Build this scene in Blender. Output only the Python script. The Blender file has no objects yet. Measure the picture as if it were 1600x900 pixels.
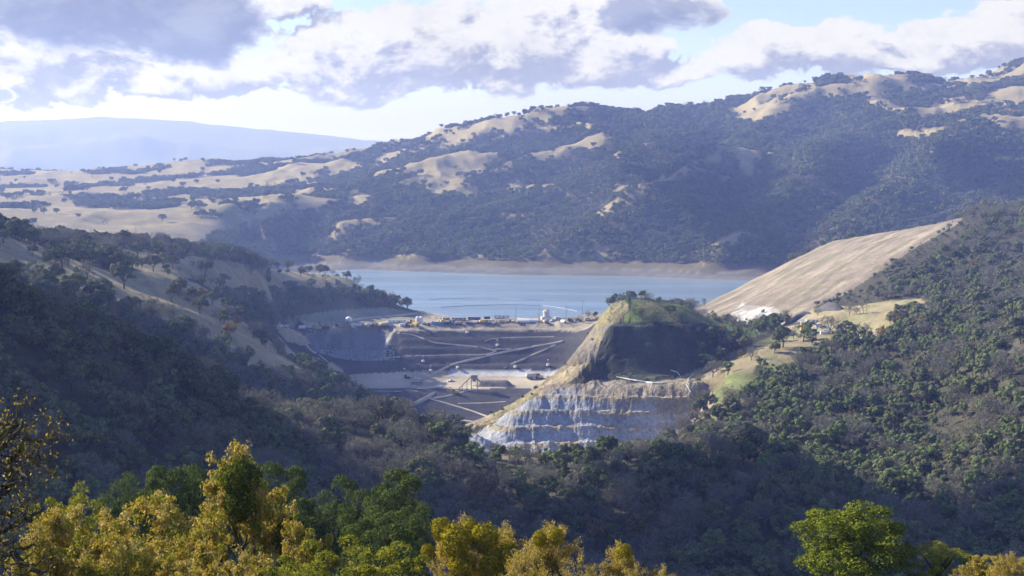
SKY_S = .105; WORLD_S = 1.0; HAZE_D = 1.2e-4; HAZE_C = (.33, .45, 1.0, 1); EXPO = 1.12
SHADE_CLOUDS = [([(-300, 330), (-245, 455), (-170, 545), (-70, 650), (60, 705), (180, 735), (250, 760), (290, 700), (300, 560), (230, 340), (100, 280), (-120, 270)], 60, 1250, 'unseen cloud added to shade the wooded hollow', 3),  # clouds added out of view; each outline is the ground to be shaded
          ([(430, 3250), (700, 3230), (560, 2900), (400, 2640), (260, 2640), (330, 2900)], 130, 1350, 'unseen cloud added to shade a gully of the far hills', 4),
          ([(900, 2650), (960, 2950), (1150, 3000), (1150, 2600)], 160, 1350, 'unseen cloud added to shade the far hills at the right', 5)]
import bpy, math, random
import numpy as np
from mathutils import Vector, Matrix, Euler
random.seed(7); RNG = np.random.default_rng(7)
SC = bpy.context.scene
COL = SC.collection

# ------------------------------------------------------------------ camera model (metres; water level is z = 0, view along +Y)
F = 2198.0; ZC = 190.0; TH = math.atan(180.0 / F)
def ray(px, py):
    cx = (np.asarray(px, float) - 800) / F; cy = (450 - np.asarray(py, float)) / F
    y = math.cos(TH) + cy * math.sin(TH); z = -math.sin(TH) + cy * math.cos(TH)
    return cx / y, z / y                      # sideways and upward slope per metre of depth
def project(x, y, z):
    zz = z - ZC
    dep = y * math.cos(TH) - zz * math.sin(TH); up = y * math.sin(TH) + zz * math.cos(TH)
    return 800 + F * x / dep, 450 - F * up / dep

# ------------------------------------------------------------------ noise
_P = RNG.permutation(4096)
def vnoise(x, y, seed=0):
    xi = np.floor(x).astype(np.int64); yi = np.floor(y).astype(np.int64)
    fx = x - xi; fy = y - yi
    fx = fx * fx * fx * (fx * (fx * 6 - 15) + 10); fy = fy * fy * fy * (fy * (fy * 6 - 15) + 10)
    def h(a, b): return _P[(_P[(a + seed * 131) & 4095] + b) & 4095] / 4095.0
    return (h(xi, yi) * (1 - fx) + h(xi + 1, yi) * fx) * (1 - fy) + (h(xi, yi + 1) * (1 - fx) + h(xi + 1, yi + 1) * fx) * fy
def fbm(x, y, scale, octv=4, seed=0, ridged=False, gain=.5):
    x = np.asarray(x, float) / scale; y = np.asarray(y, float) / scale
    a = 1.0; s = 0; t = 0
    for o in range(octv):
        n = vnoise(x, y, seed + o * 7)
        if ridged: n = 1 - np.abs(2 * n - 1)
        s = s + a * n; t += a; a *= gain
        x, y = x * 1.6 - y * 1.2 + 17.3, x * 1.2 + y * 1.6 + 5.1
    return s / t
def sstep(a, b, x): t = np.clip((x - a) / (b - a), 0, 1); return t * t * (3 - 2 * t)

# ------------------------------------------------------------------ survey lines: (photo column, photo row, metres away)
SURV = []
def line(*pts):
    for (a, b, c), (d, e, f) in zip(pts[:-1], pts[1:]):
        n = max(1, int(math.hypot(a - d, b - e) / 24))
        for k in range(n):
            t = k / n; SURV.append((a + (d - a) * t, b + (e - b) * t, math.exp(math.log(c) * (1 - t) + math.log(f) * t)))
    SURV.append(pts[-1])
LEV = []
def level(*pts):                               # (photo column, height, metres away)
    for (a, b, c), (d, e, f) in zip(pts[:-1], pts[1:]):
        n = max(1, int(abs(a - d) / 40))
        for k in range(n):
            t = k / n; LEV.append((a + (d - a) * t, b + (e - b) * t, math.exp(math.log(c) * (1 - t) + math.log(f) * t)))
    LEV.append(pts[-1])
# slope under the camera and the creek below it
for d, z in ((11, 185.5), (20, 182), (35, 177), (60, 170), (80, 165), (100, 160), (115, 155), (150, 141), (220, 116)):
    level((-300, z, d), (1900, z, d))
level((-300, 96, 300), (0, 93, 320), (200, 84, 340), (430, 56, 440), (600, 28, 540), (900, 16, 600), (1200, 20, 570), (1400, 12, 610), (1600, 10, 620), (1900, 10, 620))
# dark ridge on the left, running on as the middle spur
line((-250, 400, 470), (-100, 430, 490), (0, 468, 520), (60, 497, 540), (120, 525, 560), (190, 555, 590), (250, 585, 620), (330, 615, 660), (400, 655, 700), (440, 675, 735), (500, 664, 770), (560, 650, 800), (620, 664, 795), (700, 697, 780), (760, 708, 765), (830, 716, 760), (900, 718, 760), (1000, 714, 760), (1080, 708, 755), (1150, 717, 730), (1200, 745, 700), (1290, 803, 640), (1420, 872, 590))
line((0, 740, 420), (150, 735, 440), (300, 750, 480), (430, 770, 540))
line((0, 600, 468), (150, 640, 500), (300, 690, 560), (420, 720, 620))
line((480, 760, 640), (600, 760, 690), (800, 800, 660), (1000, 800, 660), (1150, 810, 630))
# hollow behind them
level((-250, 120, 680), (0, 104, 720), (200, 70, 790), (400, 18, 850), (500, 5, 930), (600, -20, 960), (735, -35, 940), (880, -30, 920), (1000, -26, 930), (1060, -10, 930))
# long hillside left of the dam
line((-250, 330, 950), (-100, 347, 1000), (0, 366, 1050), (100, 393, 1150), (200, 408, 1250), (270, 410, 1350), (330, 417, 1490), (400, 428, 1650), (450, 431, 1770), (500, 428, 1850), (545, 436, 1865), (575, 455, 1850), (620, 478, 1830), (660, 489, 1820), (700, 496, 1815))
level((745, .6, 1815), (780, .3, 1815))
level((-250, 96, 1480), (0, 92, 1520), (200, 62, 1750), (330, 30, 2050), (430, 4, 2250), (500, -8, 2200), (560, -8, 2120), (640, -10, 1990))
line((150, 448, 960), (200, 466, 990), (270, 474, 1040), (330, 492, 1090), (380, 517, 1140), (430, 551, 1190), (470, 586, 1230))
line((200, 428, 1110), (260, 433, 1160), (300, 450, 1200), (345, 478, 1240))
line((230, 462, 1060), (290, 478, 1110), (340, 500, 1150))
line((0, 440, 850), (100, 480, 850), (200, 520, 890), (300, 560, 930), (400, 580, 1030), (500, 605, 1100))
line((440, 500, 1660), (500, 499, 1720), (560, 498, 1745), (640, 496, 1775))
line((420, 516, 1640), (440, 530, 1600), (430, 560, 1500), (490, 575, 1530), (540, 600, 1560))
line((560, 628, 1150), (500, 640, 1050))
# dam: crest yard, edge, foot, floor, pit
level((640, 3.5, 1790), (745, 3.5, 1790), (830, 3, 1795), (900, 3.5, 1795))
line((455, 516, 1690), (520, 517, 1690), (620, 513, 1700), (700, 508.5, 1710), (800, 507, 1715), (900, 505, 1720), (940, 504, 1720))
level((600, -12, 1940), (1000, -12, 1940)); level((560, -25, 2300), (1250, -25, 2300)); level((480, -6, 2640), (700, -6, 2600), (1000, -6, 2520), (1200, -6, 2440))
line((560, 597, 1600), (620, 590, 1622), (700, 587, 1640), (800, 583, 1645), (870, 580, 1645))
line((556, 607, 1555), (640, 612, 1530), (700, 607, 1560), (780, 605, 1565), (860, 597, 1600))
line((596, 633, 1492), (650, 650, 1482), (700, 665, 1480), (770, 650, 1500), (830, 620, 1540))
level((600, -86, 1300), (750, -92, 1300), (830, -80, 1320)); level((640, -60, 1080), (700, -66, 1100))
# excavation in the left end of the dam face
# abutment hill right of the dam
level((930, 14, 1760), (965, 32, 1700), (1000, 28, 1700), (1060, 16, 1760), (1100, 6, 1850))
# quarried hill
line((735, 672, 1115), (800, 630, 1170), (860, 590, 1212), (890, 562, 1230), (920, 525, 1240), (942, 490, 1238), (958, 473, 1236), (975, 466, 1238), (1010, 468, 1246), (1050, 474, 1260), (1090, 491, 1270), (1130, 507, 1270), (1180, 521, 1270), (1230, 528, 1260), (1290, 523, 1250))
level((735, -66, 1280), (830, -58, 1320), (890, -36, 1350), (950, 0, 1390), (1000, 16, 1390), (1060, 18, 1400), (1110, 18, 1420))
line((942, 589, 1178), (1000, 591, 1168), (1050, 586, 1172), (1100, 571, 1187), (1135, 550, 1208))
line((960, 509, 1198), (1000, 506, 1200), (1060, 504, 1208), (1130, 520, 1224))
line((958, 512, 1195), (943, 548, 1178), (925, 570, 1163), (895, 592, 1144), (862, 614, 1124), (800, 652, 1100)); line((938, 598, 1152), (1000, 602, 1142), (1060, 600, 1142), (1090, 600, 1150))
line((880, 600, 1140), (860, 618, 1122), (960, 626, 1112), (1050, 630, 1110), (1085, 615, 1115))
line((735, 682, 1072), (800, 692, 1077), (880, 699, 1082), (980, 701, 1087), (1060, 691, 1092), (1095, 666, 1105))
# spur right of the quarry, and the wooded valley right of it
line((1250, 531, 1200), (1200, 541, 1170), (1150, 573, 1130), (1115, 611, 1080), (1100, 651, 1000), (1110, 691, 880))
line((1200, 600, 1080), (1200, 680, 940), (1230, 740, 820)); line((1300, 600, 1080), (1300, 680, 930), (1320, 760, 790))
line((1400, 600, 1050), (1400, 700, 900), (1420, 800, 740), (1420, 850, 660)); line((1500, 560, 1050), (1500, 650, 930), (1500, 750, 790), (1500, 840, 680))
line((1600, 520, 1000), (1600, 620, 900), (1600, 720, 790), (1600, 820, 690)); line((1850, 520, 900), (1850, 700, 750), (1850, 820, 650))
# saddle and the graded hill
line((1230, 516, 1300), (1300, 491, 1330), (1400, 476, 1330), (1450, 470, 1330)); line((1350, 520, 1230), (1420, 505, 1230))
line((1225, 509, 1380), (1270, 479, 1420), (1310, 461, 1450), (1400, 406, 1520), (1455, 371, 1570), (1505, 342, 1620), (1550, 334, 1640), (1600, 342, 1640), (1700, 312, 1640), (1850, 285, 1640))
line((1310, 476, 1400), (1340, 474, 1380)); line((1500, 420, 1480), (1600, 420, 1420), (1800, 400, 1380)); line((1500, 470, 1300), (1600, 470, 1250), (1800, 450, 1200))
line((1085, 483, 1800), (1150, 453, 1850), (1220, 416, 1880), (1300, 377, 1880), (1400, 362, 1820), (1460, 351, 1730))
line((1120, 493, 1560), (1180, 509, 1450), (1210, 511, 1400)); line((1100, 489, 1640), (1085, 486, 1700))
level((1090, -8, 2100), (1150, -10, 2150), (1220, -6, 2200), (1300, 10, 2300), (1450, 40, 2150), (1600, 50, 2100), (1850, 70, 2100))
# far shore and the hills beyond
level((400, 12, 2900), (450, 0, 2800), (560, 0, 2770), (700, 0, 2680), (800, 0, 2620), (1000, 0, 2580), (1150, 0, 2490), (1300, 0, 2450))
level((430, 16, 2680), (480, 9, 2740), (530, 3, 2770)); level((450, 24, 2890), (560, 25, 2870), (700, 26, 2790), (800, 26, 2730), (1000, 26, 2690), (1150, 26, 2600), (1300, 30, 2560), (1500, 60, 2500), (1850, 80, 2450))
FS = [(-250, 262, 6000), (0, 270, 5800), (80, 275, 5500), (180, 275, 5200), (260, 258, 5000), (340, 251, 5000), (400, 258, 4900), (450, 252, 4800), (520, 246, 4600), (600, 234, 4500), (660, 224, 4400), (700, 210, 4300), (760, 191, 4200), (820, 174, 4200), (880, 166, 4200), (925, 173, 4150), (960, 184, 4200), (1000, 184, 4200), (1030, 172, 4000), (1110, 173, 3950), (1140, 164, 3950), (1190, 147, 3950), (1260, 136, 3950), (1350, 132, 3950), (1400, 124, 3950), (1500, 117, 3950), (1600, 99, 3950), (1850, 70, 3900)]
line(*FS)
line(*[(a, b + 34, c * 1.13) for a, b, c in FS])
line((880, 166, 4200), (800, 200, 4000), (720, 235, 3800), (640, 275, 3500), (560, 320, 3250), (480, 360, 3050), (380, 390, 2850))
line((925, 200, 4000), (880, 260, 3550), (760, 310, 3200), (650, 350, 2980), (560, 385, 2860))
line((1110, 173, 3950), (1060, 210, 3650), (960, 262, 3330), (840, 325, 3060), (740, 365, 2900), (650, 395, 2790))
line((1150, 215, 3650), (1060, 275, 3300), (950, 335, 3000), (850, 375, 2850), (790, 400, 2760))
line((1260, 137, 3950), (1180, 190, 3550), (1110, 238, 3230), (1030, 282, 3010), (940, 333, 2840), (870, 380, 2740))
line((1290, 195, 3600), (1215, 262, 3180), (1165, 320, 2960), (1110, 375, 2760), (1080, 405, 2680))
line((1420, 175, 3600), (1300, 222, 3170), (1240, 296, 2880), (1180, 352, 2700), (1125, 398, 2600))
line((1400, 255, 3200), (1330, 325, 2880), (1270, 375, 2680))
line((1600, 165, 3500), (1470, 225, 3060), (1390, 297, 2800), (1310, 363, 2620))
line((1600, 255, 3100), (1520, 315, 2830), (1470, 350, 2690))
line((1850, 150, 3400), (1720, 220, 3000), (1600, 300, 2700))
line((-100, 330, 2750), (0, 331, 2700), (150, 380, 2350), (250, 396, 2350), (350, 401, 2500), (430, 413, 2680)); line((0, 300, 3600), (200, 330, 3050), (400, 330, 3100)); line((300, 290, 3900), (200, 285, 4300), (100, 290, 4300))
line((440, 312, 3150), (350, 346, 2850), (290, 374, 2620)); line((330, 330, 3000), (260, 358, 2700)); line((560, 262, 4100), (480, 285, 3800), (400, 300, 3500))

CU, CV, CZ = [], [], []
for a, b, c in SURV:
    u, s = ray(a, b); CU.append(float(u)); CV.append(math.log(c)); CZ.append(ZC + float(s) * c)
for a, z, c in LEV:
    CU.append((a - 800) / F); CV.append(math.log(c)); CZ.append(z)
CU, CV, CZ = map(np.array, (CU, CV, CZ))
key = np.round(CU * 400).astype(int) * 100000 + np.round(CV * 400).astype(int)
_, keep = np.unique(key, return_index=True); CU, CV, CZ = CU[keep], CV[keep], CZ[keep]
# surface through the survey lines (kriging with a linear variogram, in sideways slope and log distance)
def kern(du, dv): return -np.sqrt(du * du + dv * dv + 1e-5)
N = len(CU)
A = np.zeros((N + 1, N + 1)); A[:N, :N] = kern(CU[:, None] - CU[None], CV[:, None] - CV[None]); A[:N, :N] -= np.eye(N) * 2e-4
A[N, :N] = A[:N, N] = 1
W = np.linalg.solve(A, np.append(CZ, 0.0))

UU = np.arange(-.445, .4451, .00112)
rows = []; d = 10.5
for lim, st in ((400, .014), (1000, .0062), (1060, .003), (1265, .0017), (1500, .0042), (1585, .0025), (1730, .0016), (1870, .0032), (2450, .007), (6900, .0052)):
    while d < lim: rows.append(d); d *= 1 + st
DD = np.array(rows); VV = np.log(DD)
nu, nv = len(UU), len(DD)
# evaluate on every second column, then fill in
cu = np.append(UU[::2], UU[-1]); zc = np.zeros((nv, len(cu)))
for j in range(nv):
    zc[j] = kern(cu[:, None] - CU[None], VV[j] - CV[None]) @ W[:N] + W[N]
Z = np.stack([np.interp(UU, cu[:-1] if cu[-1] == cu[-2] else cu, zc[j][:-1] if cu[-1] == cu[-2] else zc[j]) for j in range(nv)])
X = UU[None] * DD[:, None]; Y = np.repeat(DD[:, None], nu, 1)
PX0 = 800 + F * UU[None] * np.ones((nv, 1))

def inpoly(px, py, poly):
    r = np.zeros(np.shape(px), bool); n = len(poly)
    for i in range(n):
        (x0, y0), (x1, y1) = poly[i], poly[(i + 1) % n]
        if y0 == y1: continue
        c = ((y0 > py) != (y1 > py)) & (px < (x1 - x0) * (py - y0) / (y1 - y0) + x0)
        r ^= c
    return r
PXs, PYs = project(X, Y, Z)
# ---- relief
built = sstep(440, 470, PX0) * (1 - sstep(925, 960, PX0)) * sstep(1420, 1480, Y) * (1 - sstep(1830, 1900, Y))
far = sstep(2450, 2900, Y)
hi = sstep(6, 60, Z)
graded = inpoly(PXs, PYs, [(1075, 495), (1085, 478), (1150, 446), (1220, 410), (1300, 370), (1400, 355), (1505, 336), (1500, 348), (1455, 374), (1400, 409), (1310, 465), (1270, 482), (1228, 512), (1190, 516), (1120, 500)]) & (Y > 1370) & (Y < 1920)
quarry = (PX0 > 720) & (PX0 < 1135) & (Y > 1000) & (Y < 1290)
soft = 1 - .85 * graded
RN1 = fbm(X, Y, 430, 4, 3, True); RN2 = fbm(X, Y, 150, 3, 5, True)
calm = 1 - .62 * (1 - sstep(300, 620, PX0))
Z += far * hi * calm * (76 * (RN1 - .62) + 34 * (RN2 - .6))
mid = (1 - far) * (1 - built) * soft
dsc = np.clip(Y / 1100, .02, 1)
water_near = sstep(1.5, 14, Z) + (Y < 1700)
mid = mid * np.clip(water_near, 0, 1)
Z += mid * dsc * (9 * (fbm(X, Y, 110, 4, 11, True) - .6) * (1 - .55 * quarry) + 2.4 * (fbm(X, Y, 26, 3, 13) - .5))
Z += built * (.5 * (fbm(X, Y, 14, 3, 17) - .5) + sstep(-3, 0, Z) * (Z < 12) * 4.5 * np.clip(fbm(X, Y, 22, 3, 18, True) - .66, 0, 1))
# erosion rills on the graded slope, run down towards the lake
Z += graded * (2.4 * (fbm((X + Y) * .16, X - Y, 24, 4, 19, True) - .6) + 2.0 * (fbm(X, Y, 40, 4, 20) - .5) + .8 * (fbm(X, Y, 9, 2, 22) - .5))
# quarry benches and broken rock
wall_q = inpoly(PXs, PYs, [(728, 686), (800, 640), (862, 612), (950, 596), (1060, 604), (1100, 600), (1118, 625), (1100, 680), (1080, 720), (900, 722), (760, 712)]) & quarry & (Y > 1020)
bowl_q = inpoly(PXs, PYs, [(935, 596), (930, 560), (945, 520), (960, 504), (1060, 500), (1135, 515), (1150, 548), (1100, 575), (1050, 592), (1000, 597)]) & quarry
def terrace(z, h, off, f=.72):
    q = (z - off) / h; b = np.floor(q); return off + (b + np.clip((q - b) / f, 0, 1)) * h
wj = 1.6 * (fbm(X, Y, 60, 2, 41) - .5)
Z = np.where(wall_q, terrace(Z + wj, 10.5, -19.5) - wj, Z)
Z = np.where(bowl_q, terrace(Z, 13, 20.5, .8), Z)
face_q = (built > .9) & (Y > 1590) & (Y < 1712) & (Z > -43) & (Z < .5) & (PX0 > 622)
dj = 1.5 * (fbm(X, Y, 90, 2, 43) - .5)
Z = np.where(face_q, terrace(Z + dj, 9.2, -45.5, .74) - dj, Z) + face_q * .9 * (fbm(X, Y * .4, 9, 3, 44, True) - .6)
rk = wall_q * 1.0 + (quarry & ~bowl_q & ~wall_q & (PX0 < 985)) * 1.25
Z += rk * (2.2 * (fbm(X, Y * .35, 21, 4, 23, True, .6) - .62) + 2.0 * (fbm(X * 1.3, Y * .5, 9, 3, 24, True, .6) - .6) + 1.5 * (fbm(X, Y, 5, 3, 29) - .5))
# excavation bitten out of the left end of the dam face
bw = np.where(Y > 1698, -27 + (Y - 1698) * 2.3, -27 - (1698 - Y) * .10) + np.maximum(0, np.abs(PX0 - 549) - 38) * np.where(PX0 < 549, .95, .95) + 4 * np.exp(-((PX0 - 553) / 9) ** 2) * sstep(1690, 1712, Y)
bw += 1.2 * (fbm(X, Y * .3, 6, 3, 111, True) - .5)
Z = np.where((np.abs(PX0 - 549) < 80) & (Y > 1640) & (Y < 1740), np.minimum(Z, bw), Z)
Z = np.where(Y < 150, Z, Z)

PX, PY = project(X, Y, Z)
SL = (Z - ZC) / Y
RUN = np.maximum.accumulate(SL, axis=0)                 # horizon so far, per column
def zat(x, y):
    x = np.asarray(x, float); y = np.asarray(y, float)
    fu = np.clip((x / y - UU[0]) / (UU[1] - UU[0]), 0, nu - 1.001); fv = np.clip(np.interp(np.log(y), VV, np.arange(nv)), 0, nv - 1.001)
    i = fu.astype(int); j = fv.astype(int); a = fu - i; b = fv - j
    return (Z[j, i] * (1 - a) + Z[j, i + 1] * a) * (1 - b) + (Z[j + 1, i] * (1 - a) + Z[j + 1, i + 1] * a) * b
def runat(x, y):
    i = np.clip(np.round((np.asarray(x) / y - UU[0]) / (UU[1] - UU[0])).astype(int), 0, nu - 1); j = np.clip(np.round(np.interp(np.log(y), VV, np.arange(nv))).astype(int) - 1, 0, nv - 1)
    return RUN[j, i]
def hit(px, py, dmin=300, dmax=6500):
    """ground point seen at a photo pixel"""
    u, s = ray(px, py); u = float(u); s = float(s)
    fu = min(max((u - UU[0]) / (UU[1] - UU[0]), 0), nu - 1.001); i = int(fu); a = fu - i
    col = Z[:, i] * (1 - a) + Z[:, i + 1] * a; sl = (col - ZC) / DD
    ok = np.nonzero((sl >= s) & (DD >= dmin) & (DD <= dmax))[0]
    if len(ok) == 0:
        sel = np.nonzero((DD >= dmin) & (DD <= dmax))[0]; j = sel[np.argmax(sl[sel])]; d = DD[j]
    else:
        j = ok[0]
        if j > 0 and DD[j - 1] >= dmin and sl[j] != sl[j - 1]:
            t = (s - sl[j - 1]) / (sl[j] - sl[j - 1]); d = DD[j - 1] + (DD[j] - DD[j - 1]) * min(max(t, 0), 1)
        else: d = DD[j]
    x = u * d
    return Vector((x, d, float(zat(x, d))))
# ------------------------------------------------------------------ node helpers
class NB:
    def __init__(s, tree): s.t = tree; s.n = tree.nodes; s.l = tree.links
    def node(s, typ, **kw):
        n = s.n.new(typ)
        for k, v in kw.items(): setattr(n, k, v)
        return n
    def put(s, sock, v):
        if isinstance(v, bpy.types.NodeSocket): s.l.new(v, sock)
        elif v is not None: sock.default_value = v
    def m(s, op, a, b=None, c=None, clamp=False):
        n = s.node('ShaderNodeMath', operation=op, use_clamp=clamp)
        for i, v in enumerate((a, b, c)):
            if v is not None: s.put(n.inputs[i], v)
        return n.outputs[0]
    def mix(s, fac, a, b, blend='MIX'):
        n = s.node('ShaderNodeMix', data_type='RGBA', blend_type=blend)
        s.put(n.inputs[0], fac); s.put(n.inputs[6], a if not isinstance(a, tuple) else (*a[:3], 1)); s.put(n.inputs[7], b if not isinstance(b, tuple) else (*b[:3], 1))
        return n.outputs[2]
    def noise(s, vec, scale, detail=4, rough=.55, dist=0.0):
        n = s.node('ShaderNodeTexNoise'); n.inputs['Scale'].default_value = scale; n.inputs['Detail'].default_value = detail
        n.inputs['Roughness'].default_value = rough; n.inputs['Distortion'].default_value = dist
        if vec is not None: s.l.new(vec, n.inputs['Vector'])
        return n.outputs['Fac']
    def ss(s, x, a, b, c=0.0, d=1.0):
        n = s.node('ShaderNodeMapRange', interpolation_type='SMOOTHSTEP'); s.put(n.inputs[0], x)
        for i, v in enumerate((a, b, c, d)): n.inputs[i + 1].default_value = v
        return n.outputs[0]
    def xyz(s, x, y, z):
        n = s.node('ShaderNodeCombineXYZ'); s.put(n.inputs[0], x); s.put(n.inputs[1], y); s.put(n.inputs[2], z); return n.outputs[0]
    def sep(s, v):
        n = s.node('ShaderNodeSeparateXYZ'); s.l.new(v, n.inputs[0]); return n.outputs
    def vmul(s, v, k):
        n = s.node('ShaderNodeVectorMath', operation='MULTIPLY'); s.l.new(v, n.inputs[0]); n.inputs[1].default_value = k; return n.outputs[0]
def new_mat(name):
    m = bpy.data.materials.new(name); m.use_nodes = True; m.node_tree.nodes.clear()
    b = NB(m.node_tree); out = b.node('ShaderNodeOutputMaterial'); return m, b, out
def paint(name, col, rough=.6, metal=0.0, var=.18, scale=1.5):
    """plain painted or mineral surface with uneven wear"""
    m, b, out = new_mat(name); p = b.node('ShaderNodeBsdfPrincipled')
    tc = b.node('ShaderNodeTexCoord'); n = b.noise(tc.outputs['Object'], scale, 5, .65)
    c = b.mix(b.ss(n, .3, .7), tuple(x * (1 - var) for x in col), tuple(min(1, x * (1 + var)) for x in col))
    b.l.new(c, p.inputs['Base Color']); p.inputs['Roughness'].default_value = rough; p.inputs['Metallic'].default_value = metal
    b.l.new(p.outputs[0], out.inputs[0]); return m
MATS = {}
def P(name, col, *a, **k):
    if name not in MATS: MATS[name] = paint(name, col, *a, **k)
    return MATS[name]

def ground_material(name, rock=0.0, fine=.35):
    m, b, out = new_mat(name); p = b.node('ShaderNodeBsdfPrincipled'); p.inputs['Roughness'].default_value = .95
    p.inputs['Specular IOR Level'].default_value = .15
    a = b.node('ShaderNodeAttribute', attribute_name='ground_colour'); tc = b.node('ShaderNodeTexCoord'); ob = tc.outputs['Object']
    n1 = b.noise(ob, .03, 6, .65); n2 = b.noise(ob, .28, 5, .7); n3 = b.noise(b.vmul(ob, (.9, .9, .25)), .9, 4, .7)
    f = b.m('ADD', b.m('MULTIPLY', b.m('SUBTRACT', n1, .5), 1.3), b.m('ADD', b.m('MULTIPLY', b.m('SUBTRACT', n2, .5), 1.5), b.m('MULTIPLY', b.m('SUBTRACT', n3, .5), 1.1)))
    f = b.m('ADD', 1.0, b.m('MULTIPLY', f, fine * 2.2))
    vm = b.node('ShaderNodeVectorMath', operation='SCALE'); b.l.new(a.outputs['Color'], vm.inputs[0]); b.l.new(b.m('MAXIMUM', f, .25), vm.inputs['Scale'])
    b.l.new(vm.outputs[0], p.inputs['Base Color'])
    bp = b.node('ShaderNodeBump'); bp.inputs['Strength'].default_value = .9; bp.inputs['Distance'].default_value = 1.0 + rock * 2
    h = b.m('ADD', n2, b.m('MULTIPLY', n3, .6))
    b.l.new(h, bp.inputs['Height']); b.l.new(bp.outputs[0], p.inputs['Normal'])
    b.l.new(p.outputs[0], out.inputs[0]); return m
M_GROUND = ground_material('ground_soil_and_grass'); M_ROCK = ground_material('broken_rock', 1.0, .5); M_EARTH = ground_material('earth_fill', .0, .3)

# ------------------------------------------------------------------ what grows or lies where (photo outlines, each with its range of distance)
wob = 11 * (fbm(X, Y, 60, 4, 51) - .5) + 26 * (fbm(X, Y, 160, 4, 53) - .5) * (Y > 2200); wob2 = 9 * (fbm(X, Y, 60, 4, 61) - .5) + 14 * (fbm(X, Y, 160, 4, 63) - .5) * (Y > 2200)
QX, QY = PX + wob * 1.6, PY + wob2
def zone(poly, d0, d1, x=None, y=None, dd=None):
    if x is None: return inpoly(QX, QY, poly) & (Y >= d0) & (Y <= d1)
    return inpoly(x, y, poly) & (dd >= d0) & (dd <= d1)
GRASS_FAR = [
    [(445, 290), (520, 268), (600, 243), (660, 226), (700, 208), (760, 190), (820, 172), (880, 160), (928, 168), (905, 182), (850, 192), (790, 203), (730, 222), (690, 243), (700, 220), (650, 240), (560, 275), (500, 290)],
    [(1130, 186), (1190, 140), (1262, 130), (1300, 148), (1240, 162), (1205, 182), (1175, 193)],
    [(1290, 152), (1340, 128), (1395, 128), (1440, 138), (1540, 112), (1600, 90), (1700, 80), (1700, 120), (1600, 128), (1500, 140), (1400, 152), (1330, 162)],
    [(1425, 180), (1480, 162), (1545, 164), (1600, 148), (1640, 150), (1600, 170), (1520, 174), (1450, 187)],
    [(925, 336), (1030, 276), (1112, 237), (1116, 252), (1040, 290), (950, 336)],
    [(950, 242), (985, 238), (980, 250), (950, 252)], [(1060, 236), (1090, 232), (1085, 246), (1060, 248)], [(540, 300), (580, 290), (570, 318), (545, 318)],
    [(700, 302), (790, 288), (880, 290), (850, 298), (730, 312)], [(1430, 280), (1470, 270), (1465, 300), (1435, 305)], [(1400, 205), (1500, 200), (1500, 214), (1400, 220)]]
GRASS_MID = [
    ([(-60, 375), (0, 366), (70, 386), (130, 410), (215, 438), (300, 452), (280, 470), (190, 470), (110, 446), (0, 428), (-60, 420)], 850, 1700),
    ([(180, 390), (262, 402), (310, 400), (420, 420), (430, 470), (345, 460), (300, 436), (190, 428)], 1150, 1900),
    ([(180, 458), (265, 464), (335, 482), (385, 506), (445, 546), (485, 590), (440, 590), (390, 572), (330, 532), (250, 498), (190, 480)], 950, 1450),
    ([(180, 422), (260, 426), (305, 444), (360, 476), (350, 490), (290, 466), (240, 450), (180, 440)], 1050, 1420),
    ([(400, 424), (470, 404), (560, 418), (610, 452), (570, 462), (520, 450), (470, 444), (420, 460)], 1500, 1900),
    ([(610, 465), (680, 478), (760, 498), (740, 506), (690, 500), (640, 484)], 1600, 1900),
    ([(435, 655), (495, 650), (495, 664), (440, 666)], 640, 850), ([(720, 702), (800, 704), (910, 706), (1000, 698), (1000, 714), (850, 722), (740, 716)], 700, 1100)]
KNOLL_TOP = [(955, 482), (968, 468), (1060, 466), (1110, 488), (1190, 514), (1180, 526), (1110, 520), (1040, 506), (985, 505), (960, 500)]
SADDLE = [(1215, 522), (1262, 482), (1330, 480), (1400, 468), (1462, 466), (1440, 488), (1400, 506), (1385, 530), (1330, 532), (1262, 530)]
SPUR_PATCH = [(1075, 650), (1090, 590), (1140, 552), (1200, 524), (1300, 518), (1310, 540), (1240, 566), (1190, 600), (1140, 640), (1110, 670)]
LEFT_FLANK = [(690, 680), (740, 620), (800, 560), (870, 500), (920, 460), (962, 462), (985, 478), (962, 512), (940, 545), (900, 590), (862, 615), (800, 650)]
RUB_BOWL = [(478, 521), (500, 518), (615, 516), (606, 548), (598, 562), (498, 566), (478, 552)]
DAM_BARE = [(418, 522), (440, 500), (520, 494), (760, 488), (960, 486), (960, 520), (880, 585), (862, 604), (860, 640), (740, 690), (690, 680), (600, 640), (556, 612), (540, 602), (470, 570), (452, 590), (440, 545)]
def rgb(*c): return np.array(c)
n_big = fbm(X, Y, 300, 4, 71); n_mid = fbm(X, Y, 45, 4, 73); n_sm = fbm(X, Y, 9, 3, 75)
TAN = rgb(.275, .23, .13); TAN2 = rgb(.24, .20, .115); GREEN = rgb(.145, .19, .06); LITTER = rgb(.068, .064, .040)
C = np.zeros((nv, nu, 3)); C[:] = LITTER
C = C * (.8 + .5 * n_mid)[..., None]
def lay(mask, col, vary=.2):
    global C
    mm = np.asarray(mask, float)[..., None]; C = C * (1 - mm) + mm * col * (1 + vary * (n_mid - .5) * 2)[..., None]
farm = Y > 2200
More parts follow.
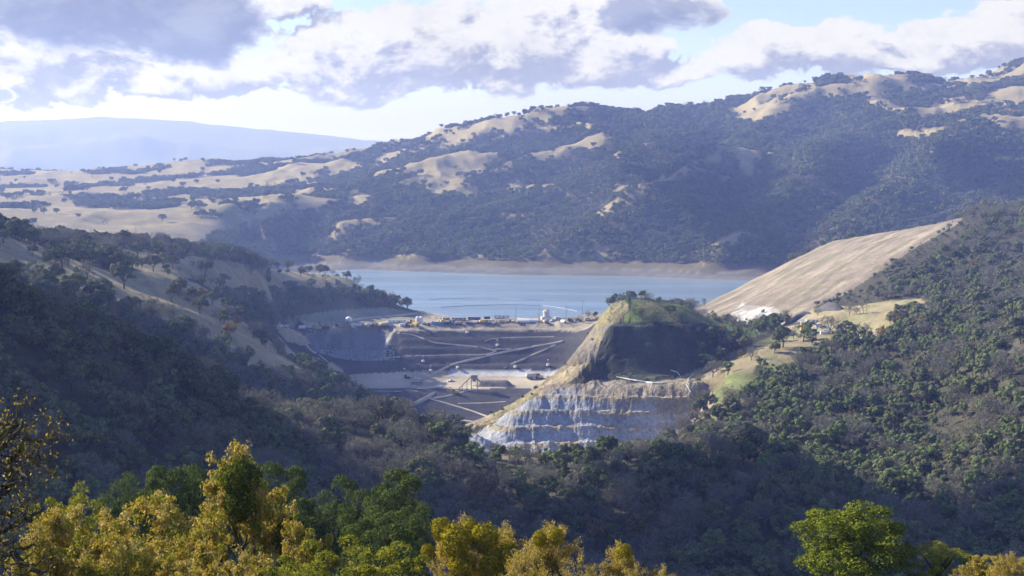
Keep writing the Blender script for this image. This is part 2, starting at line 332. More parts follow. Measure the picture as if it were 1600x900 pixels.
# far hills: open grass and wood
lay(farm, TAN2 * .36 + LITTER * .5)
wood_far = np.zeros_like(Z)
g_left = (1 - sstep(250, 640, PX + 60 * (n_big - .5))) 
thr = .265 + .175 * g_left - .05 * sstep(700, 1100, PX) - .07 * sstep(1000, 1250, PX) * sstep(170, 260, PY)
wood_far = sstep(0, .05, fbm(X, Y, 170, 5, 81) * .5 + fbm(X, Y, 46, 3, 83) * .2 - 1.0 * (.6 * RN1 + .4 * RN2 - .62) - thr)
for pl in GRASS_FAR: wood_far = np.where(zone(pl, 2300, 6500), .9 * sstep(.60, .65, fbm(X, Y, 60, 4, 85)), wood_far)
# gullies hold wood on the open left hills
ring = (Z < 11 + 12 * (n_mid - .5)) & farm & (PX > 430)
for pl in ([(1100, 290), (1330, 255), (1750, 235), (1750, 345), (1300, 400), (1080, 415)], [(305, 388), (420, 338), (560, 318), (640, 400), (480, 412), (340, 410)]): wood_far = np.where(inpoly(QX, QY, pl) & farm & (Y < 3300), np.maximum(wood_far, .97 * sstep(.66, .6, fbm(X, Y, 60, 4, 86))), wood_far)
wood_far = np.where(ring, 0, wood_far) * farm
lay(farm * (1 - wood_far) * (Z > 22), TAN * (.72 + .4 * n_big)[..., None])
strand = .6 + .8 * vnoise(Z * .55 + 2 * n_mid, X * .002, 5)
lay(ring, rgb(.14, .132, .122) * strand[..., None], .1)
lay((Z < .6) & (Y > 1850), rgb(.16, .14, .11))
open_mid = np.zeros(Z.shape, bool)
for pl, a, b_ in GRASS_MID: open_mid |= zone(pl, a, b_)
lay(open_mid, TAN * (.85 + .4 * n_sm)[..., None])
kt = zone(KNOLL_TOP, 1150, 1420); lay(kt, GREEN * .45 + TAN * .4); lay(kt & (n_mid > .5), GREEN * .85)
sad = zone(SADDLE, 1180, 1420); lay(sad, TAN * (.95 + .5 * n_sm)[..., None]); lay(sad * sstep(.53, .64, n_mid * .5 + n_sm * .5) * .7, GREEN * .5 + TAN * .5)
sp = zone(SPUR_PATCH, 960, 1330); lay(sp, TAN * .9); lay(sp & (n_mid > .52), GREEN * .7 + TAN * .3)
open_all = open_mid | sad | sp | kt
lf = zone(LEFT_FLANK, 1040, 1300); lay(lf, rgb(.36, .295, .185) * (.7 + .6 * n_sm)[..., None]); lay(lf * sstep(.52, .6, n_mid) * .6, rgb(.22, .215, .09)); lay(lf * sstep(.5, .42, fbm(X, Y, 16, 4, 121)) * .6, rgb(.2, .165, .11)); lay(lf & (fbm(X, Y, 24, 3, 123) > .6), rgb(.23, .205, .17))
bowl_m = bowl_q; lay(bowl_m, rgb(.058, .064, .05) * (.7 + .7 * n_sm)[..., None]); lay((bowl_m & (((Z - 20.5) / 13) % 1 > .86)) * sstep(.46, .6, n_mid * .5 + n_sm * .5) * .8, rgb(.2, .21, .09))  # bowl colour darkened to carry the shade of the cut; grass on its benches
bench_flat = inpoly(PX, PY, [(925, 592), (1000, 596), (1060, 590), (1110, 570), (1150, 552), (1130, 580), (1090, 604), (1040, 607), (940, 603)]) & quarry
lay(bench_flat, rgb(.32, .27, .18)); lay(bench_flat & (n_mid > .55), GREEN)
brk = quarry & (PX > 850) & (PX < 1110) & (PY > 600) & (PY < 640); lay(brk, rgb(.27, .225, .165) * (.75 + .6 * n_sm)[..., None])
pale = np.clip(sstep(-14, 14, PY - (594 + (PX - 850) * .30) + 60 * (fbm(X, Y * .5, 30, 4, 91) - .5)) + (PX < 850), 0, 1)
wc = rgb(.31, .265, .205)[None, None] * (1 - pale[..., None]) + rgb(.385, .398, .43)[None, None] * pale[..., None]
streak = .8 + .4 * fbm(X, Y * .12, 5, 3, 93)
lay(wall_q, wc * streak[..., None], .1)
top_bench = wall_q & (((Z + wj + 19.5) / 10.5) % 1 > .76); lay(top_bench, rgb(.40, .33, .22))
gcol = rgb(.27, .225, .17)[None, None] * (.62 + .35 * n_sm + .3 * n_mid)[..., None] * (.65 + .6 * fbm((X + Y) * .12, X - Y, 24, 4, 95))[..., None]
lay(graded, gcol, .15); lay(graded * sstep(.56, .64, fbm((X + Y) * .2, X - Y, 16, 4, 97)) * .8, rgb(.17, .155, .10))
whit = inpoly(QX, QY, [(1118, 500), (1160, 474), (1215, 482), (1232, 500), (1215, 514), (1180, 512)]) & (Y > 1370) & (Y < 1800); lay(whit * (.5 + .5 * sstep(.4, .55, n_sm)), rgb(.42, .41, .39) * (.75 + .5 * n_sm)[..., None])
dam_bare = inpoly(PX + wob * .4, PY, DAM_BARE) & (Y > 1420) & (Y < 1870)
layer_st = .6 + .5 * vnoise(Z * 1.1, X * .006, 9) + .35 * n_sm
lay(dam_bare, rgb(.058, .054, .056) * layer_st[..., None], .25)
yard = dam_bare & (Z > -1.5) & (Y > 1690); lay(yard, rgb(.33, .285, .215) * (.6 + .8 * n_sm)[..., None], .3); lay(yard * sstep(.56, .66, fbm(X, Y, 20, 3, 99)) * .8, rgb(.13, .115, .10))
floor_m = dam_bare & (Z > -54.5) & (Z < -42.5) & (Y > 1512) & (PY < 607 + 5 * (n_mid - .5)) & (Y < 1652); lay(floor_m, rgb(.42, .36, .27), .25)
wet = floor_m & (PY < 588) & (PX > 700); lay(wet, rgb(.5, .5, .5))
rbm = inpoly(PX, PY, RUB_BOWL) & (Y > 1640) & (Y < 1720); lay(rbm, rgb(.15, .16, .18) * (.55 + .9 * fbm(X, Y * .1 + Z * .2, 7, 3, 98))[..., None], .3); lay(rbm & (np.abs(PX - 612 + (PY - 518) * .45) < 2.2), rgb(.24, .235, .23))
abut = inpoly(QX, QY, [(405, 520), (440, 505), (470, 520), (500, 555), (570, 602), (540, 606), (480, 575), (460, 590), (440, 555)]) & (Y > 1380) & (Y < 1700)
lay(abut & (n_mid > .45), rgb(.36, .3, .2), .3)
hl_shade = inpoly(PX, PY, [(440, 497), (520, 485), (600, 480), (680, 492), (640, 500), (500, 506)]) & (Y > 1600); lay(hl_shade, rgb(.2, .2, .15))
# ---- one mesh per landform
REG = np.zeros((nv, nu), int)
REG[(Y > 1900)] = 1
REG[(PX0 > 1290) & (Y > 1880)] = 1
damr = (Y > 1440) & (Y < 1860) & (PX > 452) & (PX < 960) & ((PX > 560) | (Y > 1560)) & (PY > 486); REG[damr] = 2
REG[quarry] = 3
REG[graded & ~quarry] = 4
quad = np.stack([np.arange(nv - 1)[:, None] * nu + np.arange(nu - 1)[None] + o for o in (0, 1, nu + 1, nu)], -1).reshape(-1, 4)
qreg = REG[:-1, :-1].reshape(-1)
VX = np.stack([X, Y, Z], -1).reshape(-1, 3); VC = C.reshape(-1, 3)
def raw_mesh(name, verts, faces, k=4):
    me = bpy.data.meshes.new(name); nf = len(faces)
    me.vertices.add(len(verts)); me.vertices.foreach_set('co', np.ascontiguousarray(verts, np.float32).ravel())
    me.loops.add(nf * k); me.loops.foreach_set('vertex_index', np.ascontiguousarray(faces, np.int32).ravel())
    me.polygons.add(nf); me.polygons.foreach_set('loop_start', np.arange(0, nf * k, k, dtype=np.int32))
    me.update(calc_edges=True); return me
def colour_attr(me, name, rgbv):
    a = me.attributes.new(name, 'FLOAT_COLOR', 'POINT')
    a.data.foreach_set('color', np.ascontiguousarray(np.concatenate([np.clip(rgbv, 0, 1), np.ones((len(rgbv), 1))], 1), np.float32).ravel())
def float_attr(me, name, v):
    a = me.attributes.new(name, 'FLOAT', 'POINT'); a.data.foreach_set('value', np.ascontiguousarray(v, np.float32))
def tag(o, label=None, cat=None, group=None, kind=None):
    for k, v in (('label', label), ('category', cat), ('group', group), ('kind', kind)):
        if v: o[k] = v
    return o
def link(name, me, mat=None, parent=None):
    if mat is not None and not me.materials: me.materials.append(mat)
    o = bpy.data.objects.new(name, me); COL.objects.link(o)
    if parent is not None: o.parent = parent
    return o
def part_mesh(r, name, mat):
    f = quad[qreg == r]; ids, inv = np.unique(f, return_inverse=True)
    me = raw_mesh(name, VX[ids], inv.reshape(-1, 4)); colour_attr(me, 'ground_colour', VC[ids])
    me.polygons.foreach_set('use_smooth', np.full(len(f), r not in (3,), bool))
    return link(name, me, mat)
tag(part_mesh(0, 'ground', M_GROUND), 'wooded slopes and grassy spurs on this side of the lake', 'ground', kind='structure')
tag(part_mesh(1, 'hills', M_GROUND), 'hills with dry grass and woods beyond the lake', 'hills', kind='structure')
tag(part_mesh(2, 'earth_dam', M_EARTH), 'dark stepped face and dusty yard of the earth dam under construction', 'dam', kind='structure')
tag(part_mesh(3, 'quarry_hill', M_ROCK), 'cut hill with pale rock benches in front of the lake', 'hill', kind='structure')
tag(part_mesh(4, 'graded_hillside', M_GROUND), 'bare tan graded hillside sloping down to the lake', 'hill', kind='structure')
# sheet under and beyond everything
gs = raw_mesh('ground_plain', np.array([(-21000, -6000, -130), (21000, -6000, -130), (21000, 23000, -130), (-21000, 23000, -130)], float), np.array([[0, 1, 2, 3]]))
colour_attr(gs, 'ground_colour', np.array([[.2, .17, .1]] * 4)); tag(link('ground_plain', gs, M_GROUND), 'low land beyond the hills', 'ground', kind='structure')
# range far off in the haze
ms = [(-700, 196), (-300, 188), (0, 190), (80, 188), (150, 184), (210, 185), (300, 191), (400, 201), (500, 211), (570, 219), (650, 223), (700, 219), (760, 216), (900, 226), (1400, 214), (2300, 226)]
mx = np.arange(-700, 2301, 10.0); my = np.interp(mx, [a for a, b in ms], [b for a, b in ms])
tv = np.linspace(0, 1, 40); MV = np.zeros((40, len(mx), 3))
for k, t in enumerate(tv):
    dpt = 12400 + 3150 * t; uu_, ss_ = ray(mx, my); zt = ZC + ss_ * 15000
    prof = math.sin(min(t / .83, 1) * math.pi / 2) ** 1.2 if t < .83 else 1 - (t - .83) * 2
    xx = uu_ * dpt; zz = -125 + (zt + 125) * prof + (fbm(xx, xx * 0 + dpt, 1300, 4, 33, True) - .6) * 700 * prof * (1 - prof) * 2 + (fbm(xx, xx * 0 + dpt, 180, 2, 35) - .5) * 26 * prof
    MV[k] = np.stack([xx, xx * 0 + dpt, zz], -1)
fq = np.stack([np.arange(39)[:, None] * len(mx) + np.arange(len(mx) - 1)[None] + o for o in (0, 1, len(mx) + 1, len(mx))], -1).reshape(-1, 4)
mme = raw_mesh('mountains', MV.reshape(-1, 3), fq); colour_attr(mme, 'ground_colour', np.tile([[.1, .1, .06]], (MV.size // 3, 1)))
tag(link('mountains', mme, M_GROUND), 'long mountain range faded by haze on the left horizon', 'mountains', kind='structure')
# lake
def water_mat():
    m, b, out = new_mat('lake_water'); p = b.node('ShaderNodeBsdfPrincipled'); p.inputs['Base Color'].default_value = (.19, .27, .36, 1); p.inputs['IOR'].default_value = 1.33
    tc = b.node('ShaderNodeTexCoord'); ob = tc.outputs['Object']
    streaks = b.noise(b.vmul(ob, (.0016, .012, 1)), 1.0, 4, .6)
    b.l.new(b.m('ADD', .13, b.m('MULTIPLY', b.ss(streaks, .35, .7), .14)), p.inputs['Roughness'])
    bp = b.node('ShaderNodeBump'); bp.inputs['Strength'].default_value = .5; bp.inputs['Distance'].default_value = 1.0
    b.l.new(b.noise(b.vmul(ob, (.5, 1.1, 1)), .16, 4, .65), bp.inputs['Height']); b.l.new(bp.outputs[0], p.inputs['Normal'])
    b.l.new(p.outputs[0], out.inputs[0]); return m
wm = raw_mesh('water', np.array([(-900, 1770, 0), (900, 1770, 0), (1300, 3000, 0), (-1300, 3000, 0)], float), np.array([[0, 1, 2, 3]]))
tag(link('water', wm, water_mat()), 'calm blue reservoir between the dam and the far hills', 'water', kind='structure')
# ------------------------------------------------------------------ trees: leaf clumps, limbs, materials
def leaf_material(name, cols, trans=.25, hue_obj=True, tint=.35):
    m, b, out = new_mat(name)
    oi = b.node('ShaderNodeObjectInfo'); at = b.node('ShaderNodeAttribute', attribute_name='tint')
    cr = b.node('ShaderNodeValToRGB'); cr.color_ramp.elements[0].color = (*cols[0], 1); cr.color_ramp.elements[-1].color = (*cols[-1], 1)
    for i, c in enumerate(cols[1:-1]):
        e = cr.color_ramp.elements.new((i + 1) / (len(cols) - 1)); e.color = (*c, 1)
    if hue_obj: b.l.new(b.m('ADD', b.m('MULTIPLY', oi.outputs['Random'], .8), b.m('MULTIPLY', at.outputs['Fac'], .2)), cr.inputs[0])
    else: b.l.new(at.outputs['Fac'], cr.inputs[0])
    vm = b.node('ShaderNodeVectorMath', operation='SCALE'); b.l.new(cr.outputs[0], vm.inputs[0])
    b.l.new(b.m('ADD', 1 - tint, b.m('MULTIPLY', at.outputs['Fac'], 2 * tint)), vm.inputs['Scale'])
    df = b.node('ShaderNodeBsdfDiffuse'); b.l.new(vm.outputs[0], df.inputs[0])
    if trans > 0:
        tr = b.node('ShaderNodeBsdfTranslucent'); b.l.new(vm.outputs[0], tr.inputs[0])
        mx_ = b.node('ShaderNodeMixShader'); mx_.inputs[0].default_value = trans
        b.l.new(df.outputs[0], mx_.inputs[1]); b.l.new(tr.outputs[0], mx_.inputs[2]); b.l.new(mx_.outputs[0], out.inputs[0])
    else: b.l.new(df.outputs[0], out.inputs[0])
    return m
def bark_material(name, col, moss=0.0):
    m, b, out = new_mat(name); df = b.node('ShaderNodeBsdfDiffuse'); tc = b.node('ShaderNodeTexCoord')
    n = b.noise(b.vmul(tc.outputs['Object'], (1, 1, .3)), 6, 5, .7); c = b.mix(b.ss(n, .35, .65), tuple(x * .6 for x in col), tuple(x * 1.3 for x in col))
    if moss: c = b.mix(b.m('MULTIPLY', b.ss(b.noise(tc.outputs['Object'], 2.2, 4, .6), .45, .6), moss), c, (.10, .10, .02))
    b.l.new(c, df.inputs[0]); b.l.new(df.outputs[0], out.inputs[0]); return m
M_LIVE = leaf_material('live_oak_leaves', [(.085, .105, .046), (.115, .14, .058), (.145, .168, .07), (.15, .15, .085), (.105, .115, .066), (.13, .15, .056)], .12)
M_BRIGHT = leaf_material('fresh_green_leaves', [(.12, .16, .06), (.16, .205, .075), (.19, .225, .09)], .2)
M_GOLDFAR = leaf_material('autumn_leaves_far', [(.17, .125, .055), (.20, .145, .06), (.15, .125, .065)], .25)
M_GREYTWIG = leaf_material('bare_twigs', [(.19, .185, .15), (.24, .23, .18), (.17, .165, .13), (.22, .205, .14)], .1)
M_BARK = bark_material('grey_bark', (.10, .092, .075)); M_MOSSY = bark_material('mossy_bark', (.06, .05, .04), .8)
M_GOLD = leaf_material('golden_oak_leaves', [(.24, .16, .012), (.36, .25, .022), (.46, .34, .045), (.32, .26, .025), (.52, .41, .15), (.24, .17, .02)], .35, False, .3)
M_PALEGOLD = leaf_material('pale_dry_leaves', [(.40, .28, .08), (.48, .36, .13), (.36, .28, .05), (.5, .4, .19)], .35, False, .3)
M_OAKGREEN = leaf_material('near_green_leaves', [(.06, .085, .02), (.09, .12, .028), (.125, .15, .042)], .25, False, .35)
M_LIME = leaf_material('yellow_green_leaves', [(.13, .16, .016), (.19, .21, .022), (.26, .25, .03), (.30, .26, .035)], .35, False, .35)
M_MISTLE = leaf_material('mistletoe_leaves', [(.10, .11, .010), (.19, .175, .014), (.32, .24, .018), (.22, .19, .016)], .08, False, .35)

def leaf_quads(pts, nrm, size, rng, aspect=.62, jitter=.9):
    """rhombic leaves at pts, facing roughly nrm"""
    n = len(pts)
    nn = nrm + jitter * rng.normal(size=(n, 3)); nn /= np.linalg.norm(nn, axis=1, keepdims=True) + 1e-9
    t = np.cross(nn, rng.normal(size=(n, 3))); t /= np.linalg.norm(t, axis=1, keepdims=True) + 1e-9
    bt = np.cross(nn, t); s = (np.asarray(size) * np.ones(n))[:, None]
    v = np.stack([pts - t * s, pts + bt * s * aspect, pts + t * s, pts - bt * s * aspect], 1).reshape(-1, 3)
    return v, np.arange(4 * n).reshape(-1, 4), np.repeat(np.clip(rng.normal(.5, .22, n), 0, 1), 4)
def tubes(segs, k=4):
    """segs: rows p0(3) p1(3) r0 r1"""
    S = np.array(segs, float).reshape(-1, 8); n = len(S)
    ax = S[:, 3:6] - S[:, :3]; ax /= np.linalg.norm(ax, axis=1, keepdims=True) + 1e-9
    ref = np.where(np.abs(ax[:, 2:3]) < .9, np.array([[0, 0, 1.0]]), np.array([[1.0, 0, 0]]))
    a = np.cross(ax, ref); a /= np.linalg.norm(a, axis=1, keepdims=True); c = np.cross(ax, a)
    ang = np.arange(k) * 2 * math.pi / k; ring = a[:, None] * np.cos(ang)[None, :, None] + c[:, None] * np.sin(ang)[None, :, None]
    v = np.concatenate([S[:, None, :3] + ring * S[:, None, 6:7], S[:, None, 3:6] + ring * S[:, None, 7:8]], 1).reshape(-1, 3)
    i = np.arange(k); q = np.stack([i, (i + 1) % k, k + (i + 1) % k, k + i], -1)
    f = (np.arange(n)[:, None, None] * 2 * k + q[None]).reshape(-1, 4); return v, f
def mesh_of(name, parts, mats):
    """parts: (verts, faces, tint or None, material slot)"""
    V, Fc, T, MI = [], [], [], []; o = 0
    for v, f, t, mi in parts:
        V.append(v); Fc.append(f + o); o += len(v); T.append(np.full(len(v), .5) if t is None else t); MI.append(np.full(len(f), mi))
    me = raw_mesh(name, np.concatenate(V), np.concatenate(Fc)); float_attr(me, 'tint', np.concatenate(T))
    for m in mats: me.materials.append(m)
    me.polygons.foreach_set('material_index', np.concatenate(MI).astype(np.int32)); me.update(); return me
def ellip(n, rng):
    v = rng.normal(size=(n, 3)); return v / np.linalg.norm(v, axis=1, keepdims=True)
def grow(rng, start, direc, length, rad, depth, out, tips, spread=.55, kids=(2, 3), gnarl=.28, lift=.12, shrink=.72, tipr=.012):
    p = np.array(start, float); d = np.array(direc, float); steps = 3 if depth > 1 else 2; r = rad
    for i in range(steps):
        d = d + rng.normal(size=3) * gnarl * .6; d[2] += lift * .5; d /= np.linalg.norm(d)
        q = p + d * length / steps; r2 = max(r * .86, tipr * .6); out.append((*p, *q, r, r2)); p, r = q, r2
        if depth > 0 and i == steps - 2 and rng.random() < .6:
            e = d + rng.normal(size=3) * spread * 1.3; e /= np.linalg.norm(e)
            grow(rng, p, e, length * shrink * .8, r * .6, depth - 1, out, tips, spread, kids, gnarl, lift, shrink, tipr)
    if depth == 0: tips.append((*p, *d)); return
    for _ in range(rng.integers(kids[0], kids[1] + 1)):
        e = d + rng.normal(size=3) * spread; e[2] += lift; e /= np.linalg.norm(e)
        grow(rng, p, e, length * shrink * rng.uniform(.8, 1.15), r * .72, depth - 1, out, tips, spread, kids, gnarl, lift, shrink, tipr)
# crowns seen from a distance: about 9 m wide, 8 m tall
def clump_crown(seed, nlobes, nleaf, size, w=4.4, h0=2.0, h1=7.6, flat=1.0, ltop=.7, jit=.24, lr=(.75, 1.5), ball=False):
    rng = np.random.default_rng(seed); L = []
    for i in range(nlobes):
        a = rng.uniform(0, 6.28); rr = math.sqrt(rng.random()) * w * .78; t = rng.random() ** ltop
        hh = h0 + .9 + (h1 - h0 - 1.5) * t * math.sqrt(max(0, 1 - (rr / w) ** 2) * .75 + .25)
        L.append((rr * math.cos(a), rr * math.sin(a) * flat, hh, rng.uniform(*lr) * (w / 4.4)))
    L = np.array(L)
    if ball:
        dv = ellip(nlobes, rng) * rng.random((nlobes, 1)) ** .4; L[:, 0] = dv[:, 0] * w * .8; L[:, 1] = dv[:, 1] * w * .8; L[:, 2] = (h0 + h1) / 2 + dv[:, 2] * (h1 - h0) * .42
    k = rng.integers(0, nlobes, nleaf); nv_ = ellip(nleaf, rng); nv_[:, 2] = np.where(rng.random(nleaf) < .75, np.abs(nv_[:, 2]), nv_[:, 2])
    rad = L[k, 3] * rng.uniform(.62, 1.1, nleaf) ** .6
    p = L[k, :3] + nv_ * rad[:, None] * np.array([1, 1, .82])
    return leaf_quads(p, nv_, size * rng.uniform(.6, 1.25, nleaf), rng, .75, jit)
def trunk_of(seed, h=3.2, r=.24, nb=5, reach=2.6):
    rng = np.random.default_rng(seed); s = []; p = np.array([0, 0, -.6]); q = np.array([rng.normal() * .25, rng.normal() * .25, h * .55]); s.append((*p, *q, r * 1.35, r))
    for i in range(nb):
        a = rng.uniform(0, 6.28); e = q + np.array([math.cos(a) * reach * .5, math.sin(a) * reach * .5, h * .5]); s.append((*q, *e, r * .62, r * .42))
        e2 = e + np.array([math.cos(a + .4) * reach * .5, math.sin(a + .4) * reach * .5, h * .55]); s.append((*e, *e2, r * .42, r * .18))
    return tubes(s, 5)
def bare_parts(seed, scale=1.0, twigs=True, depth=4, tw=.035):
    rng = np.random.default_rng(seed); s, tips = [], []
    grow(rng, (0, 0, -.5), (rng.normal() * .1, rng.normal() * .1, 1), 2.3, .26, 0, s, t0 := [], gnarl=.12)
    x = t0[0][:3]; n = 5
    for i in range(n):
        a = i * 6.28 / n + rng.uniform(-.5, .5); el_ = rng.uniform(.35, 1.1)
        grow(rng, x, (math.cos(a) * math.cos(el_), math.sin(a) * math.cos(el_), math.sin(el_)), rng.uniform(1.9, 2.5), .15, depth - 1, s, tips, .6, (2, 3), .3, .14, .74, .02)
    tips = np.array(tips); S = np.array(s)
    big = S[S[:, 6] > .045]; small = S[S[:, 6] <= .045]
    # fine twigs as thin blades round the tips
    m = 7; tp = np.repeat(tips[:, :3], m, 0); td = np.repeat(tips[:, 3:], m, 0) + rng.normal(size=(len(tips) * m, 3)) * .75; td /= np.linalg.norm(td, axis=1, keepdims=True)
    L_ = rng.uniform(.5, 1.15, len(tp))[:, None]; sd = np.cross(td, rng.normal(size=td.shape)); sd /= np.linalg.norm(sd, axis=1, keepdims=True)
    tv_ = np.stack([tp - sd * tw, tp + sd * tw, tp + td * L_ + sd * tw * .3, tp + td * L_ - sd * tw * .3], 1).reshape(-1, 3)
    tf = np.arange(len(tv_)).reshape(-1, 4); tt = np.repeat(np.clip(rng.normal(.5, .2, len(tp)), 0, 1), 4)
    bv, bf = tubes(big, 5); sv_, sf = tubes(small, 3)
    return (bv, bf), (sv_, sf), (tv_, tf, tt)
def bare_mesh(name, seed, tw=.042, depth=4, leaf=None):
    (bv, bf), (sv_, sf), (tv_, tf, tt) = bare_parts(seed, depth=depth, tw=tw)
    pr = [(bv, bf, None, 0), (sv_, sf, None, 1), (tv_, tf, tt, 1)]; mats = [M_BARK, M_GREYTWIG]
    if leaf:
        rng = np.random.default_rng(seed + 1); c = tv_.reshape(-1, 4, 3).mean(1); c = np.repeat(c, 2, 0) + rng.normal(size=(len(c) * 2, 3)) * .3
        lv, lf_, lt = leaf_quads(c, ellip(len(c), rng), .16, rng); pr.append((lv, lf_, lt, 2)); mats.append(leaf)
    return mesh_of(name, pr, mats)
KINDS = {}
def live_mesh(seed, nleaf, size, mat=None, **kw):
    cv, cf, ct = clump_crown(seed, kw.pop('nl', 26), nleaf, size, **kw); tv_, tf = trunk_of(seed)
    return mesh_of('oak_tree', [(tv_, tf, None, 0), (cv, cf, ct, 1)], [M_BARK, mat or M_LIVE])
KINDS['oak'] = [live_mesh(100 + i, 1900, .31, flat=random.uniform(.8, 1.1)) for i in range(5)]
KINDS['oakfar'] = [live_mesh(120 + i, 420, .68) for i in range(4)]
KINDS['bright'] = [live_mesh(140 + i, 1400, .30, M_BRIGHT, w=3.3, h0=.8, h1=7.2, nl=18) for i in range(4)]
KINDS['gold'] = [live_mesh(160 + i, 700, .34, M_GOLDFAR, w=3.8) for i in range(3)]
KINDS['bare'] = [bare_mesh('bare_tree', 200 + i) for i in range(6)]
KINDS['barefar'] = [bare_mesh('bare_tree', 230 + i, .075, 3) for i in range(4)]
# ------------------------------------------------------------------ where trees stand
def jitter_grid(d0, d1, step, rng):
    ux = .425; y = np.arange(d0, d1, step); pts = []
    for yy in y:
        n = int(2 * ux * yy / step); xs = (np.arange(n) + .5) / n * 2 - 1; pts.append(np.stack([xs * ux * yy, np.full(n, yy)], 1))
    p = np.concatenate(pts); return p + rng.uniform(-.5, .5, p.shape) * step
rngF = np.random.default_rng(11)
pn = jitter_grid(345, 1960, 9.6, rngF); pf = jitter_grid(2350, 6300, 10.4, rngF)
PTS = np.concatenate([pn, pf]); tx, ty = PTS[:, 0], PTS[:, 1]; tz = zat(tx, ty); tpx, tpy = project(tx, ty, tz)
jx = tpx + 10 * (fbm(tx, ty, 60, 3, 51) - .5); jy = tpy + 8 * (fbm(tx, ty, 60, 3, 61) - .5)
def tzone(poly, d0, d1): return inpoly(jx, jy, poly) & (ty >= d0) & (ty <= d1)
isfar = ty > 2200
dens = np.ones(len(PTS))
# far woods follow the wood mask sampled from the ground
fu = np.clip(((tx / ty) - UU[0]) / (UU[1] - UU[0]), 0, nu - 1).round().astype(int); fv = np.clip(np.interp(np.log(ty), VV, np.arange(nv)).round().astype(int), 0, nv - 1)
dens = np.where(isfar, wood_far[fv, fu] * 1.0 + .004, dens)
dens = np.where(isfar & ring[fv, fu], 0, dens); dens = np.where(isfar & (tz < 20), 0, dens)
for pl, a, b_ in GRASS_MID: dens = np.where(tzone(pl, a, b_), .06, dens)
for pl, a, b_, v in ((KNOLL_TOP, 1150, 1420, .02), (SADDLE, 1180, 1425, .0), (SPUR_PATCH, 960, 1330, .14), (LEFT_FLANK, 1040, 1310, .13)): dens = np.where(tzone(pl, a, b_), v, dens)
gm = REG[fv, fu]
dens = np.where((gm == 2) | (gm == 4), 0, dens)
dens = np.where((gm == 3) & ~(tzone(KNOLL_TOP, 1150, 1420) | tzone(SPUR_PATCH, 960, 1330) | tzone(LEFT_FLANK, 1040, 1310)), np.where((tpx > 1090) & (ty < 1200), .8, 0), dens)
dens = np.where((ty > 1290) & (ty < 1440) & (tpx > 700) & (tpx < 1100), 0, dens)
dens = np.where(inpoly(tpx, tpy, [(1040, 522), (1080, 510), (1130, 514), (1150, 530), (1120, 545), (1070, 526)]) & (gm == 3), .5, dens)
dens = np.where(dam_bare[fv, fu] & (ty > 1400), 0, dens)
dens = np.where(inpoly(tpx, tpy, [(445, 490), (480, 478), (620, 480), (760, 500), (760, 520), (440, 520)]) & (ty > 1600) & (ty < 1900), 0, dens)
dens = np.where((tz < 2) & (ty > 1750) & ~isfar, 0, dens)
dens = np.where((ty > 1900) & (ty < 2300), np.where((tpx < 440) | (tpx > 1230), .85, 0), dens)
# thin spots
thin = fbm(tx, ty, 38, 3, 87); dens = np.where(~isfar, dens * (1 - .5 * sstep(.60, .68, thin)), dens)
alive = rngF.random(len(PTS)) < dens
size = np.where(isfar, rngF.uniform(1.0, 2.3, len(PTS)), rngF.uniform(.85, 2.15, len(PTS)) * np.where(ty > 1250, .95, 1.0))
bigt = rngF.random(len(PTS)) < .08; size = np.where(bigt & ~isfar, size * 1.2, size)
size = np.where((tpx > 690) & (tpx < 1095) & (ty > 690) & (ty < 960), size * .8, size)
flank = tzone(LEFT_FLANK, 1040, 1310); size = np.where(flank, size * .28, size)
edge = inpoly(tpx, tpy, [(1225, 505), (1310, 458), (1400, 402), (1505, 336), (1545, 348), (1430, 428), (1330, 492), (1240, 524)]) & (ty > 1360) & (ty < 1720); size = np.where(edge, size * .4, size)
top = (tz + 8 * size - ZC) / ty
alive &= top > runat(tx, ty) - .012
# kind of tree
k_r = rngF.random(len(PTS)); clus = fbm(tx, ty, 90, 3, 101); clus2 = fbm(tx, ty, 55, 3, 103)
left_dark = (~isfar) & (ty < 720) & (tpx < 470); midspur = (~isfar) & (ty < 900) & ~left_dark & (tpx < 1180); right_v = (~isfar) & (tpx >= 1130) & (ty < 1250)
p_oak = np.where(isfar, .80, np.where(left_dark, .72, np.where(midspur, .50, np.where(right_v, .54, .58)))) + (clus - .5) * 1.3
p_bri = np.where(isfar, 0, np.where(left_dark, .06, np.where(midspur, .12, np.where(right_v, .34, .17)))) + np.where(isfar, 0, np.clip(clus2 - .55, 0, 1) * 1.0)
kind = np.where(k_r < p_bri, 2, np.where(k_r < p_bri + np.clip(p_oak, .08, .95) * (1 - p_bri), 0, 1))
kind = np.where((kind != 2) & (~isfar) & (rngF.random(len(PTS)) < .014), 3, kind)
ix = np.nonzero(alive)[0]; 
print('trees', len(ix), 'near', (~isfar[ix]).sum())
KN = ['oak', 'bare', 'bright', 'gold']
NAMES = {'oak': 'evergreen_tree', 'bare': 'leafless_tree', 'bright': 'green_shrub', 'gold': 'autumn_tree'}
CATS = {'oak': 'tree', 'bare': 'tree', 'bright': 'shrub', 'gold': 'tree'}
LOOK = {'oak': 'dark evergreen oak', 'bare': 'grey leafless oak', 'bright': 'fresh green shrub', 'gold': 'orange-brown autumn tree'}
